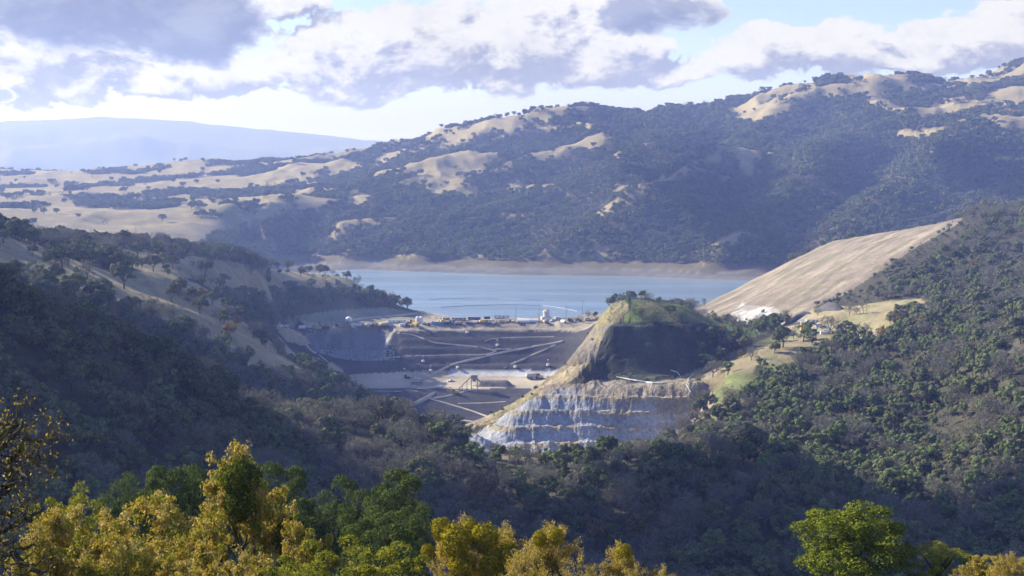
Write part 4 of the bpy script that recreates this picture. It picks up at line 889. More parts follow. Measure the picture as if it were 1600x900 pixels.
def mk_pickup(c):
    t = root('pickup_truck'); MB().prism([(-2.7, .45), (2.7, .45), (2.7, 1.0), (1.2, 1.1), (-2.7, 1.1)], -.95, .95).build('body', c, t)
    MB().prism([(1.2, 1.1), (.75, 1.8), (-.7, 1.85), (-.95, 1.1)], -.88, .88).build('cab', c, t); MB().prism([(1.12, 1.16), (.78, 1.68), (-.66, 1.72), (-.85, 1.16)], -.9, .9).build('window', GLS, t)
    wheels(t, (-1.7, 1.7), (-.85, .85), .42, .28); return t
def mk_suv(c):
    t = root('parked_car'); MB().prism([(-2.4, .4), (2.4, .4), (2.4, .95), (1.3, 1.1), (-2.4, 1.1)], -.92, .92).build('body', c, t)
    MB().prism([(1.3, 1.1), (.7, 1.7), (-2.1, 1.7), (-2.38, 1.1)], -.84, .84).build('roof', c, t); MB().prism([(1.18, 1.15), (.66, 1.6), (-2.0, 1.6), (-2.25, 1.15)], -.86, .86).build('window', GLS, t)
    wheels(t, (-1.5, 1.5), (-.82, .82), .38, .25); return t
def mk_dump(c):
    t = root('dump_truck'); MB().box(0, 0, 1.1, 9, 2.2, .6).build('chassis', DRK, t); MB().box(3.4, 0, 1.7, 2, 2.6, 2.1, .9).build('cab', c, t); MB().box(3.75, 0, 2.7, 1.5, 2.5, .8, .95).build('window', GLS, t)
    MB().prism([(-5, 2.2), (-4.2, 1.8), (1.6, 1.8), (2.2, 3.9), (4.0, 4.1), (4.0, 4.3), (2.0, 4.3), (-4.6, 3.9)], -2, 2).build('bed', c, t)
    wheels(t, (-3.2, -1.3, 3.2), (-1.6, 1.6), 1.0, .8); return t
def mk_excavator(c):
    t = root('excavator')
    for y in (-1.3, 1.3): MB().prism([(-2.4, .3), (-2.0, 0), (2.0, 0), (2.4, .3), (2.3, 1.0), (-2.3, 1.0)], y - .35, y + .35).build('track', DRK, t)
    MB().box(-.5, 0, 1.1, 3.8, 2.8, 1.4, .95).build('engine_house', c, t); MB().box(1.0, .8, 1.2, 1.5, 1.1, 2.0, .9).build('cab', GLS, t)
    MB().cyl((1.2, -.3, 1.8), (4.2, -.3, 4.8), .35, .28, 6).cyl((4.2, -.3, 4.8), (5.4, -.3, 4.3), .28, .25, 6).build('boom', c, t); MB().cyl((5.4, -.3, 4.5), (6.2, -.3, 1.4), .26, .2, 6).build('stick', c, t); MB().prism([(5.7, .4), (6.5, .2), (6.8, 1.2), (6.0, 1.5)], -.9, .3).build('bucket', DRK, t); return t
def mk_dozer(c):
    t = root('bulldozer')
    for y in (-1.2, 1.2): MB().prism([(-2.3, .5), (-1.8, 0), (1.8, 0), (2.3, .5), (1.7, 1.2), (-1.7, 1.3)], y - .35, y + .35).build('track', DRK, t)
    MB().box(.6, 0, 1.0, 3.0, 1.6, 1.2, .9).build('engine_hood', c, t); MB().box(-1.1, 0, 1.3, 1.6, 1.9, 1.9, .85).build('cab', GLS, t); MB().box(-1.1, 0, 3.15, 1.7, 1.9, .15).build('cab_roof', c, t); MB().prism([(2.7, .1), (3.1, .1), (3.0, .8), (3.2, 1.5), (2.8, 1.5)], -2, 2).build('blade', c, t); return t
def mk_scraper(c):
    t = root('earth_scraper'); MB().box(4.2, 0, 1.2, 3.2, 2.4, 1.6, .9).build('tractor', c, t); MB().box(3.4, 0, 2.8, 1.4, 1.8, 1.3, .9).build('cab', GLS, t); MB().prism([(-4.5, 1.2), (-1.5, .5), (1.2, .7), (2.2, 2.6), (1.0, 3.2), (-4.0, 3.0)], -1.6, 1.6).build('bowl', c, t); wheels(t, (-4.6, 4.6), (-1.5, 1.5), 1.1, .8); return t
def mk_trailer(c, L=12.0, roof=None):
    t = root('site_office'); MB().box(0, 0, .6, L, 3.2, 2.6).build('wall', c, t); MB().prism([(-L / 2 - .2, 3.2), (L / 2 + .2, 3.2), (L / 2 + .2, 3.35), (-L / 2 - .2, 3.35)], -1.8, 1.8).build('roof', roof or GRY, t); MB().box(0, 0, 0, L * .9, 2.6, .6).build('skirt', DRK, t)
    for i in range(max(2, int(L / 3.5))): MB().box(-L / 2 + 1.4 + i * (L - 2.8) / max(1, int(L / 3.5) - 1 or 1), -1.61, 1.7, 1.2, .06, .9).build('window', GLS, t)
    MB().box(L * .12, -1.62, .65, .95, .06, 2.0).build('door', DRK, t); return t
def mk_box(c, L=6.0):
    t = root('shipping_container'); m = MB().box(0, 0, .1, L, 2.4, 2.5)
    for i in range(int(L / .5)): m.box(-L / 2 + .25 + i * .5, -1.23, .2, .2, .06, 2.3)
    m.build('body', c, t); MB().box(L / 2 + .03, 0, .2, .06, 2.2, 2.3).build('door', GRY, t); return t
def mk_tent(c, L=14.0):
    t = root('storage_tent'); pr = [(-3, 0), (-3, 2.2), (-1.6, 3.5), (0, 4.0), (1.6, 3.5), (3, 2.2), (3, 0)]; m = MB().prism(pr, -L / 2, L / 2); o = m.build('cover', c, t); o.rotation_euler = (0, 0, math.pi / 2); MB().box(L / 2 + .02, 0, 0, .08, 3, 2.6).build('door', GRY, t); return t
def mk_tank(c):
    t = root('water_tank'); MB().ball(0, 0, 7.2, 3.6, .85).build('tank', c, t)
    for a in range(4): MB().cyl((2.4 * math.cos(a * 1.57 + .78), 2.4 * math.sin(a * 1.57 + .78), 0), (2.0 * math.cos(a * 1.57 + .78), 2.0 * math.sin(a * 1.57 + .78), 5.6), .22, n=6).build('leg', DRK, t)
    MB().box(2.2, 0, .0, 2.4, 1.6, 2.0).build('pump_box', GRY, t); return t
def mk_silo(c, h=5.5):
    t = root('silo'); MB().cyl((0, 0, 1), (0, 0, h), 1.9, n=18).build('drum', c, t); MB().cyl((0, 0, h), (0, 0, h + 1.0), 1.95, .3, 18).build('cap', c, t)
    for a in range(4): MB().cyl((1.5 * math.cos(a * 1.57), 1.5 * math.sin(a * 1.57), 0), (1.5 * math.cos(a * 1.57), 1.5 * math.sin(a * 1.57), 1.1), .15, n=6).build('leg', DRK, t)
    return t
def mk_mast(c, h=14.0):
    t = root('light_mast'); MB().cyl((0, 0, 0), (0, 0, h), .22, .12, 8).build('pole', DRK, t); MB().box(0, 0, h - .6, 1.8, .5, .7).build('lamp_head', GRY, t); return t
def mk_utility(c, h=14.0):
    t = root('utility_pole'); MB().cyl((0, 0, -.5), (0, 0, h), .24, .15, 8).build('pole', WOOD, t); MB().box(0, 0, h - 1.2, 3.4, .22, .25).build('cross_arm', WOOD, t); return t
def mk_lighttower(c):
    t = root('light_tower'); MB().box(0, 0, .5, 2.4, 1.8, 1.8).build('generator_box', c, t); MB().cyl((0, 0, 2.2), (0, 0, 6.0), .1, n=6).build('mast', GRY, t); MB().box(0, 0, 5.8, 1.8, .4, .7).build('lamp_head', c, t); wheels(t, (0,), (-.95, .95), .35, .2); return t
def mk_crates(c):
    t = root('pipe_stack'); m = MB()
    for r in range(3):
        for i in range(4 - r): m.cyl((-3, -1.5 + i * 1.0 + r * .5, .5 + r * .86), (3, -1.5 + i * 1.0 + r * .5, .5 + r * .86), .48, n=8)
    m.build('pipes', c, t); MB().box(-2, 0, -.1, .3, 4.4, .15).box(2, 0, -.1, .3, 4.4, .15).build('bearer', WOOD, t); return t
def mk_loader(c):
    t = root('wheel_loader'); MB().box(-1.6, 0, 1.2, 2.8, 2.2, 1.5, .9).build('engine_house', c, t); MB().box(.3, 0, 1.3, 1.5, 1.8, 2.2, .9).build('cab', GLS, t); MB().cyl((.8, 0, 1.8), (3.4, 0, 1.0), .35, n=6).build('arm', c, t); MB().prism([(3.2, .3), (4.4, .3), (4.5, .6), (3.5, 1.7), (3.1, 1.5)], -1.4, 1.4).build('bucket', DRK, t); wheels(t, (-1.9, 1.7), (-1.0, 1.0), .85, .6); return t
MK = dict(pickup=mk_pickup, suv=mk_suv, dump=mk_dump, excavator=mk_excavator, dozer=mk_dozer, scraper=mk_scraper, trailer=mk_trailer, box=mk_box, tent=mk_tent, tank=mk_tank, silo=mk_silo, mast=mk_mast, utility=mk_utility, lighttower=mk_lighttower, pipes=mk_crates, loader=mk_loader)
CATN = dict(pickup='pickup truck', suv='car', dump='dump truck', excavator='excavator', dozer='bulldozer', scraper='scraper', trailer='site office', box='container', tent='tent', tank='water tank', silo='silo', mast='light pole', utility='utility pole', lighttower='light tower', pipes='pipe stack', loader='loader')
PROTO = {}
def copy_tree(o, parent=None):
    c = o.copy(); COL.objects.link(c)
    if parent is not None: c.parent = parent
    for ch in list(o.children): copy_tree(ch, c)
    return c
def put(kind, col, px, py, rz, label, group=None, sc=1.0, dmin=1450, dmax=1830, **kw):
    key = (kind, col.name, tuple(sorted((k, getattr(v, 'name', v)) for k, v in kw.items())))
    if key in PROTO: o = copy_tree(PROTO[key])
    else: o = MK[kind](col, **kw); PROTO[key] = o
    o.location = hit(px, py, dmin, dmax) - Vector((0, 0, .05)); o.rotation_euler = (0, 0, rz); o.scale = (sc * 1.12,) * 3
    for k in ('group',):
        if k in o: del o[k]
    return tag(o, label, CATN[kind], group)
Y_ = dict(dmin=1640, dmax=1830)
# left end of the crest
put('trailer', WHT, 443, 512, .2, 'pale site office at the far left end of the crest road', sc=1.0, **Y_); put('excavator', DRK, 427, 514, 2.4, 'dark excavator working at the left abutment', sc=1.2, **Y_); put('pickup', WHT, 417, 516, .3, 'white pickup truck at the very left of the yard', sc=1.2, **Y_)
put('pickup', BLU, 433, 517, -.2, 'blue pickup truck below the pale site office', sc=1.2, **Y_)
put('box', WHT, 472, 513, .1, 'white box container at the head of the haul road', sc=1.2, **Y_); put('dump', GRY, 483, 515, .3, 'grey dump truck next to the white box container', sc=1.1, **Y_); put('dump', TANP, 494, 516.5, 2.9, 'tan dump truck parked above the excavated bowl', sc=1.1, **Y_)
put('dump', DRK, 507, 516.5, .2, 'dark dump truck parked above the excavated bowl', sc=1.15, **Y_); put('scraper', YEL, 494, 510, .2, 'yellow scraper behind the tan dump truck', sc=1.1, **Y_); put('scraper', TANP, 482, 511, 2.8, 'tan scraper behind the grey dump truck', sc=1.1, **Y_)
put('excavator', YEL, 509, 511, 1.0, 'yellow excavator behind the dark dump truck', sc=1.1, **Y_); put('lighttower', WHT, 521, 514, .4, 'white light tower below the tall mast', sc=1.3, **Y_); put('mast', DRK, 518.5, 514, 0, 'tall dark mast at the left of the yard', h=17.0, **Y_)
put('tank', WHT, 545, 509.5, 0, 'round white water tank on legs beside the curving road', sc=1.05, **Y_); put('box', WHT, 557, 509, .05, 'long white container right of the round water tank', L=12.0, **Y_); put('silo', BLU, 562, 508.5, 0, 'short blue tank, left one of the touching pair', sc=.8, h=3.4, **Y_); put('silo', BLU, 566, 508.4, 0, 'short blue tank, right one of the touching pair', sc=.8, h=3.4, **Y_)
for i, (a, c, m_, nm) in enumerate([(576, 508, WHT, 'white'), (581, 508.4, SLV, 'silver'), (586, 508, NAVY, 'dark blue')]): put('suv', m_, a, c, .3 + i, f'{nm} car in the short row left of the long white trailer', sc=1.25, **Y_)
put('excavator', YEL, 592, 510, 2.6, 'yellow excavator at the bowl edge left of the long white trailer', sc=1.1, **Y_); put('dump', TANP, 602, 510, .2, 'tan dump truck at the bowl edge below the long white trailer', sc=1.0, **Y_); put('trailer', WHT, 621, 504.5, 0, 'longest white site office at the foot of the headland', L=19.0, **Y_)
put('box', WHT, 629, 509, .2, 'small white container below the longest site office', **Y_); put('dozer', YEL, 637, 509.5, .3, 'yellow bulldozer right of the small white container', sc=1.15, **Y_); put('loader', YEL, 643, 505.5, 2.8, 'yellow wheel loader left of the twin white silos', sc=1.2, **Y_)
put('silo', WHT, 652.5, 504.5, 0, 'left one of the twin white silos', sc=1.15, **Y_); put('silo', WHT, 658, 504.5, 0, 'right one of the twin white silos', sc=1.15, **Y_); put('pickup', SLV, 663, 506.5, .3, 'silver pickup truck beside the twin silos', sc=1.2, **Y_)
put('dozer', DRK, 669, 509, 2.5, 'dark bulldozer on the crest below the twin silos', sc=1.1, **Y_); put('box', BLU, 684, 507, .1, 'blue container on the middle of the crest', sc=1.15, L=12.0, **Y_); put('pickup', WHT, 677, 504, 2.9, 'white pickup truck left behind the blue container', sc=1.2, **Y_)
put('trailer', TANP, 697, 500.5, .2, 'tan site office where the headland meets the lake', L=8.0, **Y_); put('dump', DRK, 699.5, 508, .2, 'dark dump truck right of the blue container', sc=1.0, **Y_); put('loader', TANP, 710, 507, 2.7, 'tan wheel loader on the front edge of the crest', sc=1.2, **Y_); put('excavator', DRK, 720, 508, .5, 'dark excavator on the front edge of the crest', sc=1.0, **Y_)
put('trailer', TANP, 717, 500.5, .02, 'long tan site office with dark windows near the water', L=16.0, **Y_); put('trailer', NAVY, 741, 499.5, .0, 'dark blue site office near the water', L=14.0, **Y_); put('suv', WHT, 736, 505, .2, 'white car in front of the dark blue site office', sc=1.25, **Y_); put('suv', NAVY, 731, 505.5, .4, 'dark blue car in front of the long tan site office', sc=1.25, **Y_); put('pickup', GRY, 746, 505, .1, 'grey pickup truck in front of the dark blue site office', sc=1.25, **Y_)
put('box', DRK, 761, 498.5, .1, 'dark container right of the dark blue site office', sc=1.1, **Y_); put('box', WHT, 766, 503.5, .0, 'white container in front of the long dark-roofed office', sc=1.2, **Y_); put('trailer', WHT, 784, 497.5, 0, 'long white office with a dark roof by the water', L=17.0, roof=NAVY, **Y_)
put('pipes', TANP, 784, 504, .1, 'stack of tan pipes in front of the dark-roofed office', sc=1.1, **Y_); put('dozer', TANP, 796, 503.5, 2.6, 'tan bulldozer right of the pipe stack', sc=1.1, **Y_); put('pickup', WHT, 803, 503, .1, 'white pickup truck between the bulldozer and the white tents', sc=1.2, **Y_)
put('tent', WHT, 818, 503.5, 0, 'white storage tent, the taller of the two left of the tower', sc=1.0, **Y_); put('tent', WHT, 833, 502.5, 0, 'low white storage tent next to the tower', sc=.8, **Y_); put('lighttower', YEL, 840, 500, 0, 'yellow light tower between the tent and the tower', sc=1.0, **Y_)
put('mast', DRK, 806, 499, 0, 'thin dark mast standing before the water left of the tower', h=14.0, **Y_); put('mast', DRK, 842.6, 500, 0, 'thin dark mast touching the left side of the tower', h=13.0, **Y_); put('mast', DRK, 884.5, 500, 0, 'thin dark mast right of the tower', h=15.0, **Y_)
put('box', WHT, 871, 498, .2, 'small white container right of the tower', sc=.9, **Y_); put('dozer', DRK, 890, 502, .3, 'dark bulldozer on the crest right of the tower', sc=1.2, **Y_); put('suv', SLV, 919, 500.5, .1, 'silver car parked at the right end of the dam', sc=1.6, **Y_); put('pickup', TANP, 930, 500, .2, 'tan pickup truck behind the silver car', sc=1.4, **Y_)
for kd_, m_, a, c, lb in [('box', TANP, 573, 511, 'tan container at the rim of the bowl left of the yellow excavator'), ('pipes', GRY, 611, 509.5, 'stack of grey pipes at the rim of the bowl right of the tan dump truck'), ('loader', YEL, 535, 512, 'yellow wheel loader under the round water tank'), ('dozer', YEL, 527, 510, 'yellow bulldozer between the mast and the round water tank'),
        ('pickup', WHT, 551, 512, 'white pickup truck at the rim of the bowl below the water tank'), ('box', WHT, 604, 505.5, 'short white container at the left end of the longest site office'), ('dump', YEL, 649, 509.5, 'yellow dump truck in front of the twin silos'), ('scraper', YEL, 690, 503.5, 'yellow scraper above the blue container'),
        ('dump', YEL, 756, 505.5, 'yellow dump truck below the dark container'), ('excavator', TANP, 772, 507, 'tan excavator on the front edge below the pipe stack'), ('pickup', RED, 725, 504.5, 'red pickup truck below the long tan site office'), ('box', BLU, 706, 503, 'blue container left of the long tan site office'), ('dozer', YEL, 812, 506.5, 'yellow bulldozer on the front edge below the tall white tent'),
        ('scraper', TANP, 851, 504, 'tan scraper in front of the tower'), ('pickup', WHT, 862, 502, 'white pickup truck at the right foot of the tower'), ('pipes', WHT, 880, 503.5, 'stack of white pipes right of the tower'), ('loader', DRK, 903, 501.5, 'dark wheel loader left of the silver car')]: put(kd_, m_, a, c, .3 + (a % 7) * .4, lb, **Y_)
put('utility', WOOD, 910, 489, 0, 'utility pole by the lake left of the bushy tree', h=16.0, **Y_)
# intake tower
tw = root('intake_tower'); tw.location = hit(854, 499.5, 1640, 1830); tw.rotation_euler = (0, 0, .12); tw.scale = (.85, .85, .8)
MB().box(-.5, 0, 0, 15, 9, 4.6).build('base_block', WHT, tw); MB().box(-.5, 0, 4.6, 15.6, 9.6, .4).build('base_slab', CON, tw)
sh_ = MB().cyl((-.5, 0, 5.0), (-.5, 0, 12.6), 4.6, n=8).build('shaft', WHT, tw)
for i in range(8):
    a = i * math.pi / 4 + math.pi / 8; MB().box(-.5 + 4.45 * math.cos(a), 4.45 * math.sin(a), 5, .8, .8, 8.0, rz=a).build('pilaster', WHT, sh_)
    a2 = i * math.pi / 4; MB().box(-.5 + 4.24 * math.cos(a2), 4.24 * math.sin(a2), 6.2, .12, 1.9, 5.4, rz=a2).build('arched_opening', DRK, sh_)
MB().cyl((-.5, 0, 12.6), (-.5, 0, 13.4), 5.3, n=8).build('cornice', WHT, tw); rf_ = MB().cyl((-.5, 0, 13.4), (-.5, 0, 16.4), 5.2, .5, 8).build('roof', P('tower_roof', (.42, .36, .32), .8), tw); MB().cyl((-.5, 0, 16.3), (-.5, 0, 17.4), .4, .1, 8).build('finial', WHT, rf_)
tag(tw, 'white eight-sided intake tower with a pointed roof on a block base', 'tower')
# machines on the face and the floor
Fk = dict(dmin=1430, dmax=1700)
put('dozer', YEL, 636, 591, .4, 'yellow bulldozer at the foot of the dam face', sc=1.3, **Fk); put('pickup', WHT, 643, 591, .2, 'white pickup truck next to the bulldozer at the foot of the face', sc=1.3, **Fk); put('dump', TANP, 652, 600, .1, 'tan dump truck crossing the sunlit floor', sc=1.35, **Fk)
put('suv', WHT, 647, 604, .1, 'white car below the tan dump truck on the floor', sc=1.0, **Fk); put('excavator', YEL, 712, 616, 2.8, 'yellow excavator on the ramp left of the conveyor', sc=1.4, **Fk); put('pickup', WHT, 729, 611, .1, 'white pickup truck at the foot of the conveyor', sc=1.3, **Fk)
put('dump', GRY, 833, 592, .2, 'grey dump truck at the right end of the floor', sc=1.5, **Fk); put('excavator', YEL, 843, 592, 2.4, 'yellow excavator loading at the right end of the floor', sc=1.5, **Fk); put('pickup', WHT, 704, 596, .4, 'white pickup truck on the floor beside the stockpile', sc=1.3, **Fk)
for a, c, nm in [(632, 586, 'white light tower above the bulldozer at the dam foot'), (715, 576, 'white light tower low on the dam face left of the ramp'), (777, 541, 'white light tower at the road junction on the face'), (805, 575, 'white light tower right of the ramp low on the face'), (730, 521, 'pale light tower high on the middle of the face'), (661, 566, 'light tower halfway up the left face'), (673, 581, 'white light tower where the ramp reaches the floor'), (856, 572, 'white light tower at the right foot of the face')]: put('lighttower', WHT, a, c, .3, nm, sc=1.1, **Fk)
# conveyor and screening plant
cv = root('conveyor_plant'); cv.location = hit(735, 609, 1430, 1700); cv.scale = (1.25,) * 3
MB().cyl((-11, -2, 1), (1, 0, 13), .9, .9, 4).build('belt_truss', TANP, cv)
for x, z in ((-7, 4.6), (-3, 8.6)):
    for y in (-1.6, .2): MB().cyl((x, y, 0), (x, y, z), .2, n=6).build('leg', DRK, cv)
MB().box(3.5, 0, 11.2, 6, 3.4, 2.2, .85).build('screen_deck', TANP, cv); MB().prism([(1, 11), (6, 11), (4.6, 7.6), (2.4, 7.6)], -1.6, 1.6).build('hopper', GRY, cv)
for x in (.8, 6.2):
    for y in (-1.6, 1.6): MB().cyl((x, y, 0), (x, y, 11.3), .28, n=6).build('leg', DRK, cv)
MB().box(3.5, -1.65, 4, 5.4, .2, .25).box(3.5, -1.65, 8, 5.4, .2, .25).cyl((.8, -1.65, .5), (6.2, -1.65, 7.8), .15, n=5).build('bracing', DRK, cv); MB().cyl((5, 0, 10), (12, 1, 5), .6, .6, 4).build('discharge_chute', GRY, cv)
tag(cv, 'tan screening plant with a slanted conveyor above the lower pit', 'conveyor')
# ------------------------------------------------------------------ roads, benches and other lines on the ground
def ribbon(name, pts, width, mat, kind='structure', label=None, cat=None, dmin=1450, dmax=1760, lift=.15, drop=1.0, out=None, thick=.8):
    """a graded strip: level across, its outer edge standing out of the slope on its own bank"""
    P3 = [];
    for (a, b_), (c, e) in zip(pts[:-1], pts[1:]):
        n = max(2, int(math.hypot(c - a, e - b_) / 4))
        for k in range(n + (1 if (c, e) == pts[-1] else 0)): P3.append(hit(a + (c - a) * k / n, b_ + (e - b_) * k / n, dmin, dmax))
    # smooth
    for _ in range(3): P3 = [P3[0]] + [(P3[i - 1] + P3[i] * 2 + P3[i + 1]) / 4 for i in range(1, len(P3) - 1)] + [P3[-1]]
    V = []
    for i, p in enumerate(P3):
        t = P3[min(i + 1, len(P3) - 1)] - P3[max(i - 1, 0)]; t.z = 0; t.normalize(); nrm = Vector((t.y, -t.x, 0))
        if nrm.y > 0: nrm = -nrm                      # towards the viewer, downhill
        w = width * (.85 + .3 * vnoise(np.array([p.x * .08]), np.array([p.y * .05]), 3)[0]); i_ = p - nrm * w * .5; o_ = p + nrm * w * .5; zi = max(p.z, float(zat(i_.x, i_.y)) * .4 + p.z * .6) + lift
        V += [(i_.x, i_.y, zi), (o_.x, o_.y, p.z + lift - .35), (o_.x + nrm.x * thick, o_.y + nrm.y * thick, min(float(zat(o_.x, o_.y)), p.z) - drop)]
    n = len(P3); fc = [(i * 3 + k, i * 3 + k + 1, i * 3 + 4 + k, i * 3 + 3 + k) for i in range(n - 1) for k in (0, 1)]
    me = raw_mesh(name, np.array(V), np.array(fc)); o = link(name, me, mat); return tag(o, label, cat, kind=kind)
ROADM = P('dusty_road', (.46, .39, .29), .95, 0, .2, .08)
for i, (pts, w) in enumerate([
    ([(455, 517), (470, 524), (482, 545), (500, 556), (520, 573), (545, 590), (562, 600)], 6.5),
    ([(676, 534), (700, 537), (740, 541), (768, 545), (776, 549)], 4), ([(800, 545), (780, 544), (768, 547), (774, 549), (765, 553), (745, 554), (715, 554), (680, 555), (640, 556), (610, 558), (585, 562), (570, 564)], 4),
    ([(880, 532), (862, 536), (840, 540), (815, 544), (790, 548), (772, 553), (745, 559), (715, 566), (696, 573), (680, 582), (670, 588)], 5.5), ([(868, 538), (850, 546), (825, 557), (800, 568), (786, 575)], 4.5),
    ([(757, 533), (766, 529), (790, 527.5), (820, 526.5), (845, 526), (866, 526)], 3), ([(620, 520), (640, 521), (660, 528), (676, 534)], 3), ([(678, 517), (705, 516.5)], 2), ([(788, 516), (820, 515), (862, 515)], 1.5)]):
    ribbon('haul_road', pts, w * .62, ROADM, label='pale haul road crossing the dark dam face', cat='road', thick=.1, drop=3.0)
for pts, w in [([(692, 592), (688, 603), (672, 616), (650, 628), (625, 634), (600, 640)], 9), ([(740, 607), (715, 614), (690, 620), (670, 622)], 5), ([(670, 622), (700, 630), (740, 642), (765, 652)], 3.0), ([(715, 630), (760, 629), (790, 627)], 2.5), ([(640, 648), (690, 652), (740, 658)], 3), ([(585, 611), (620, 611.5), (652, 611)], 3)]:
    ribbon('pit_road', pts, w, ROADM, label='pale ramp below the dam floor', cat='road', dmin=1300, dmax=1620)
ribbon('headland_road', [(541, 502), (560, 497), (600, 494), (640, 490), (665, 488), (690, 484), (700, 488)], 7, ROADM, label='pale road curving below the headland to the lake', cat='road', dmin=1660, dmax=1840)
for pts in ([(352, 428), (330, 428), (318, 432), (300, 430)], [(372, 430), (350, 433), (322, 437), (308, 436)]): ribbon('farm_track', pts, 4, P('track_shade', (.14, .12, .08), .95), label='dark rutted track on the tan knoll above the dam', cat='track', dmin=1200, dmax=1800)
def pipe(name, pts, r, mat, label, cat, dmin, dmax, lift=None, fixed_z=None):
    P3 = []
    for (a, b_), (c, e) in zip(pts[:-1], pts[1:]):
        n = max(2, int(math.hypot(c - a, e - b_) / 5))
        for k in range(n + (1 if (c, e) == pts[-1] else 0)):
            q = (a + (c - a) * k / n, b_ + (e - b_) * k / n)
            if fixed_z is not None:
                u_, s_ = ray(*q); dd = (fixed_z - ZC) / float(s_); P3.append(Vector((float(u_) * dd, dd, fixed_z)))
            else: P3.append(hit(*q, dmin, dmax) + Vector((0, 0, r if lift is None else lift)))
    v, f = tubes([(*p, *q, r, r) for p, q in zip(P3[:-1], P3[1:])], 8); me = raw_mesh(name, v, f); return tag(link(name, me, mat), label, cat)
pipe('silt_fence', [(963, 590), (985, 594), (1010, 598), (1030, 600)], .55, WHT, 'long white silt fence along the flat floor of the cut', 'fence', 1100, 1230)
pipe('silt_fence', [(1030, 600), (1048, 597)], .4, WHT, 'short white silt fence at the right end of the long one', 'fence', 1100, 1230)
pipe('white_hose', [(1048, 579), (1058, 582), (1064, 590)], .35, WHT, 'white hose curving down to the floor of the cut', 'hose', 1050, 1260); pipe('white_hose', [(1085, 584), (1076, 592), (1073, 602), (1079, 613)], .35, WHT, 'white hose hanging in a loop right of the cut', 'hose', 1000, 1260)
pipe('drain_chute', [(457, 555), (461, 570), (465, 588)], .5, CON, 'thin pale drain chute left of the grey ramp', 'chute', 1350, 1620); pipe('drain_chute', [(472, 556), (470, 570), (468, 588)], 1.8, CON, 'wide pale drain chute running down to the trees', 'chute', 1350, 1620)
def boom(pts, label, mat, r=.45, gap=9.0):
    P3 = []
    for (a, b_), (c, e) in zip(pts[:-1], pts[1:]):
        n = max(3, int(abs(c - a) / 3))
        for k in range(n):
            u_, s_ = ray(a + (c - a) * k / n, b_ + (e - b_) * k / n); dd = (.25 - ZC) / float(s_); P3.append(Vector((float(u_) * dd, dd, .25)))
    v, f = tubes([(*(p + (q - p) * .1), *(p + (q - p) * .85), r, r) for p, q in zip(P3[:-1], P3[1:])], 6); tag(link('floating_boom', raw_mesh('floating_boom', v, f), mat), label, 'boom')
boom([(668, 468), (700, 466.5), (740, 465.5), (780, 466), (815, 468), (850, 468.5), (890, 470)], 'thin dark floating boom farther out on the lake', GRY, .5)
boom([(688, 480), (715, 478.5), (750, 477), (790, 476), (820, 476.5), (848, 477.5)], 'dark floating boom nearer to the dam', DRK, .45); boom([(848, 477.5), (865, 479), (880, 481.5), (895, 484.5), (905, 487.5)], 'white floating boom running to the right shore', WHT, .2)
# wires and poles on the hill at the right
for a, c, h, nm in [(1405, 362, 15, 'utility pole by itself behind the top of the graded slope'), (1488, 348, 18, 'utility pole at the top corner of the graded slope'), (1538, 338, 14, 'utility pole among the trees on the hilltop at the right')]: put('utility', WOOD, a, c, .8, nm, h=float(h), dmin=1500, dmax=1950)
def wire(p, q, sag, label):
    pts = [p.lerp(q, t) - Vector((0, 0, sag * 4 * t * (1 - t))) for t in np.linspace(0, 1, 14)]; v, f = tubes([(*a, *c, .07, .07) for a, c in zip(pts[:-1], pts[1:])], 4); tag(link('power_line', raw_mesh('power_line', v, f), P('wire', (.35, .35, .36), .4)), label, 'power line')
pA, pB, pC = (hit(a, c, 1500, 1950) + Vector((0, 0, h)) for a, c, h in ((1405, 362, 13.8), (1488, 348, 16.8), (1538, 338, 12.8)))
wire(pA, pB, 3, 'power line between the two poles above the graded slope'); wire(pB, pC, 2, 'power line from the corner pole into the hilltop trees')
# house and tanks on the left
hs = root('low_house'); hs.location = hit(534, 453, 1500, 1960); hs.scale = (1.25,) * 3
MB().box(0, 0, -1, 22, 8, 4.0).build('wall', WHT, hs); MB().prism([(-11.8, 3), (11.8, 3), (11.0, 4.2), (-11, 4.2)], -4.6, 4.6).build('roof', SLV, hs)
for x in (-7, -2.5, 2.5, 7): MB().box(x, -4.05, .6, 2.6, .1, 1.6).build('window', GLS, hs)
tag(hs, 'low white house on the headland above the trees', 'house')
def small_tank(px, py, label):
    t = root('storage_tank'); t.location = hit(px, py, 900, 1700); MB().cyl((0, 0, -.6), (0, 0, 3.2), 2.3, n=20).build('drum', WHT, t); MB().cyl((0, 0, 3.2), (0, 0, 4.0), 2.4, .4, 20).build('roof', GRY, t); tag(t, label, 'tank')
small_tank(105, 397, 'left one of the two small white tanks on the hillside meadow'); small_tank(119, 400, 'right one of the two small white tanks on the hillside meadow')
# yard on the saddle
Sd = dict(dmin=1150, dmax=1420)
gp = root('batch_plant'); gp.location = hit(1263, 521, 1150, 1420); gp.scale = (1.15,) * 3
MB().prism([(-6, 9.2), (5.5, 8.2), (7.2, 6.6), (7.4, 4.0), (6.4, 4.0), (6.0, 6.0), (5.0, 7.2), (-6, 8.2)], -2.2, 2.2).build('canopy', P('pale_blue_paint', (.42, .52, .62), .4), gp); MB().box(-4.0, 0, 2.6, 3.4, 3.4, 5.6).build('bin', YEL, gp); MB().box(-3.6, 0, 0, 2.4, 2.8, 2.6, 1.2).build('bin_foot', DRK, gp); MB().box(4.6, 0, 0, 4.0, 3.4, 3.9).build('control_cabin', GRY, gp)
MB().box(4.6, -1.72, 2.0, 2.6, .06, 1.2).build('window', GLS, gp)
for x in (-5.7, -2.4): MB().cyl((x, -1.7, 0), (x, -1.7, 8.2), .2, n=6).build('post', DRK, gp)
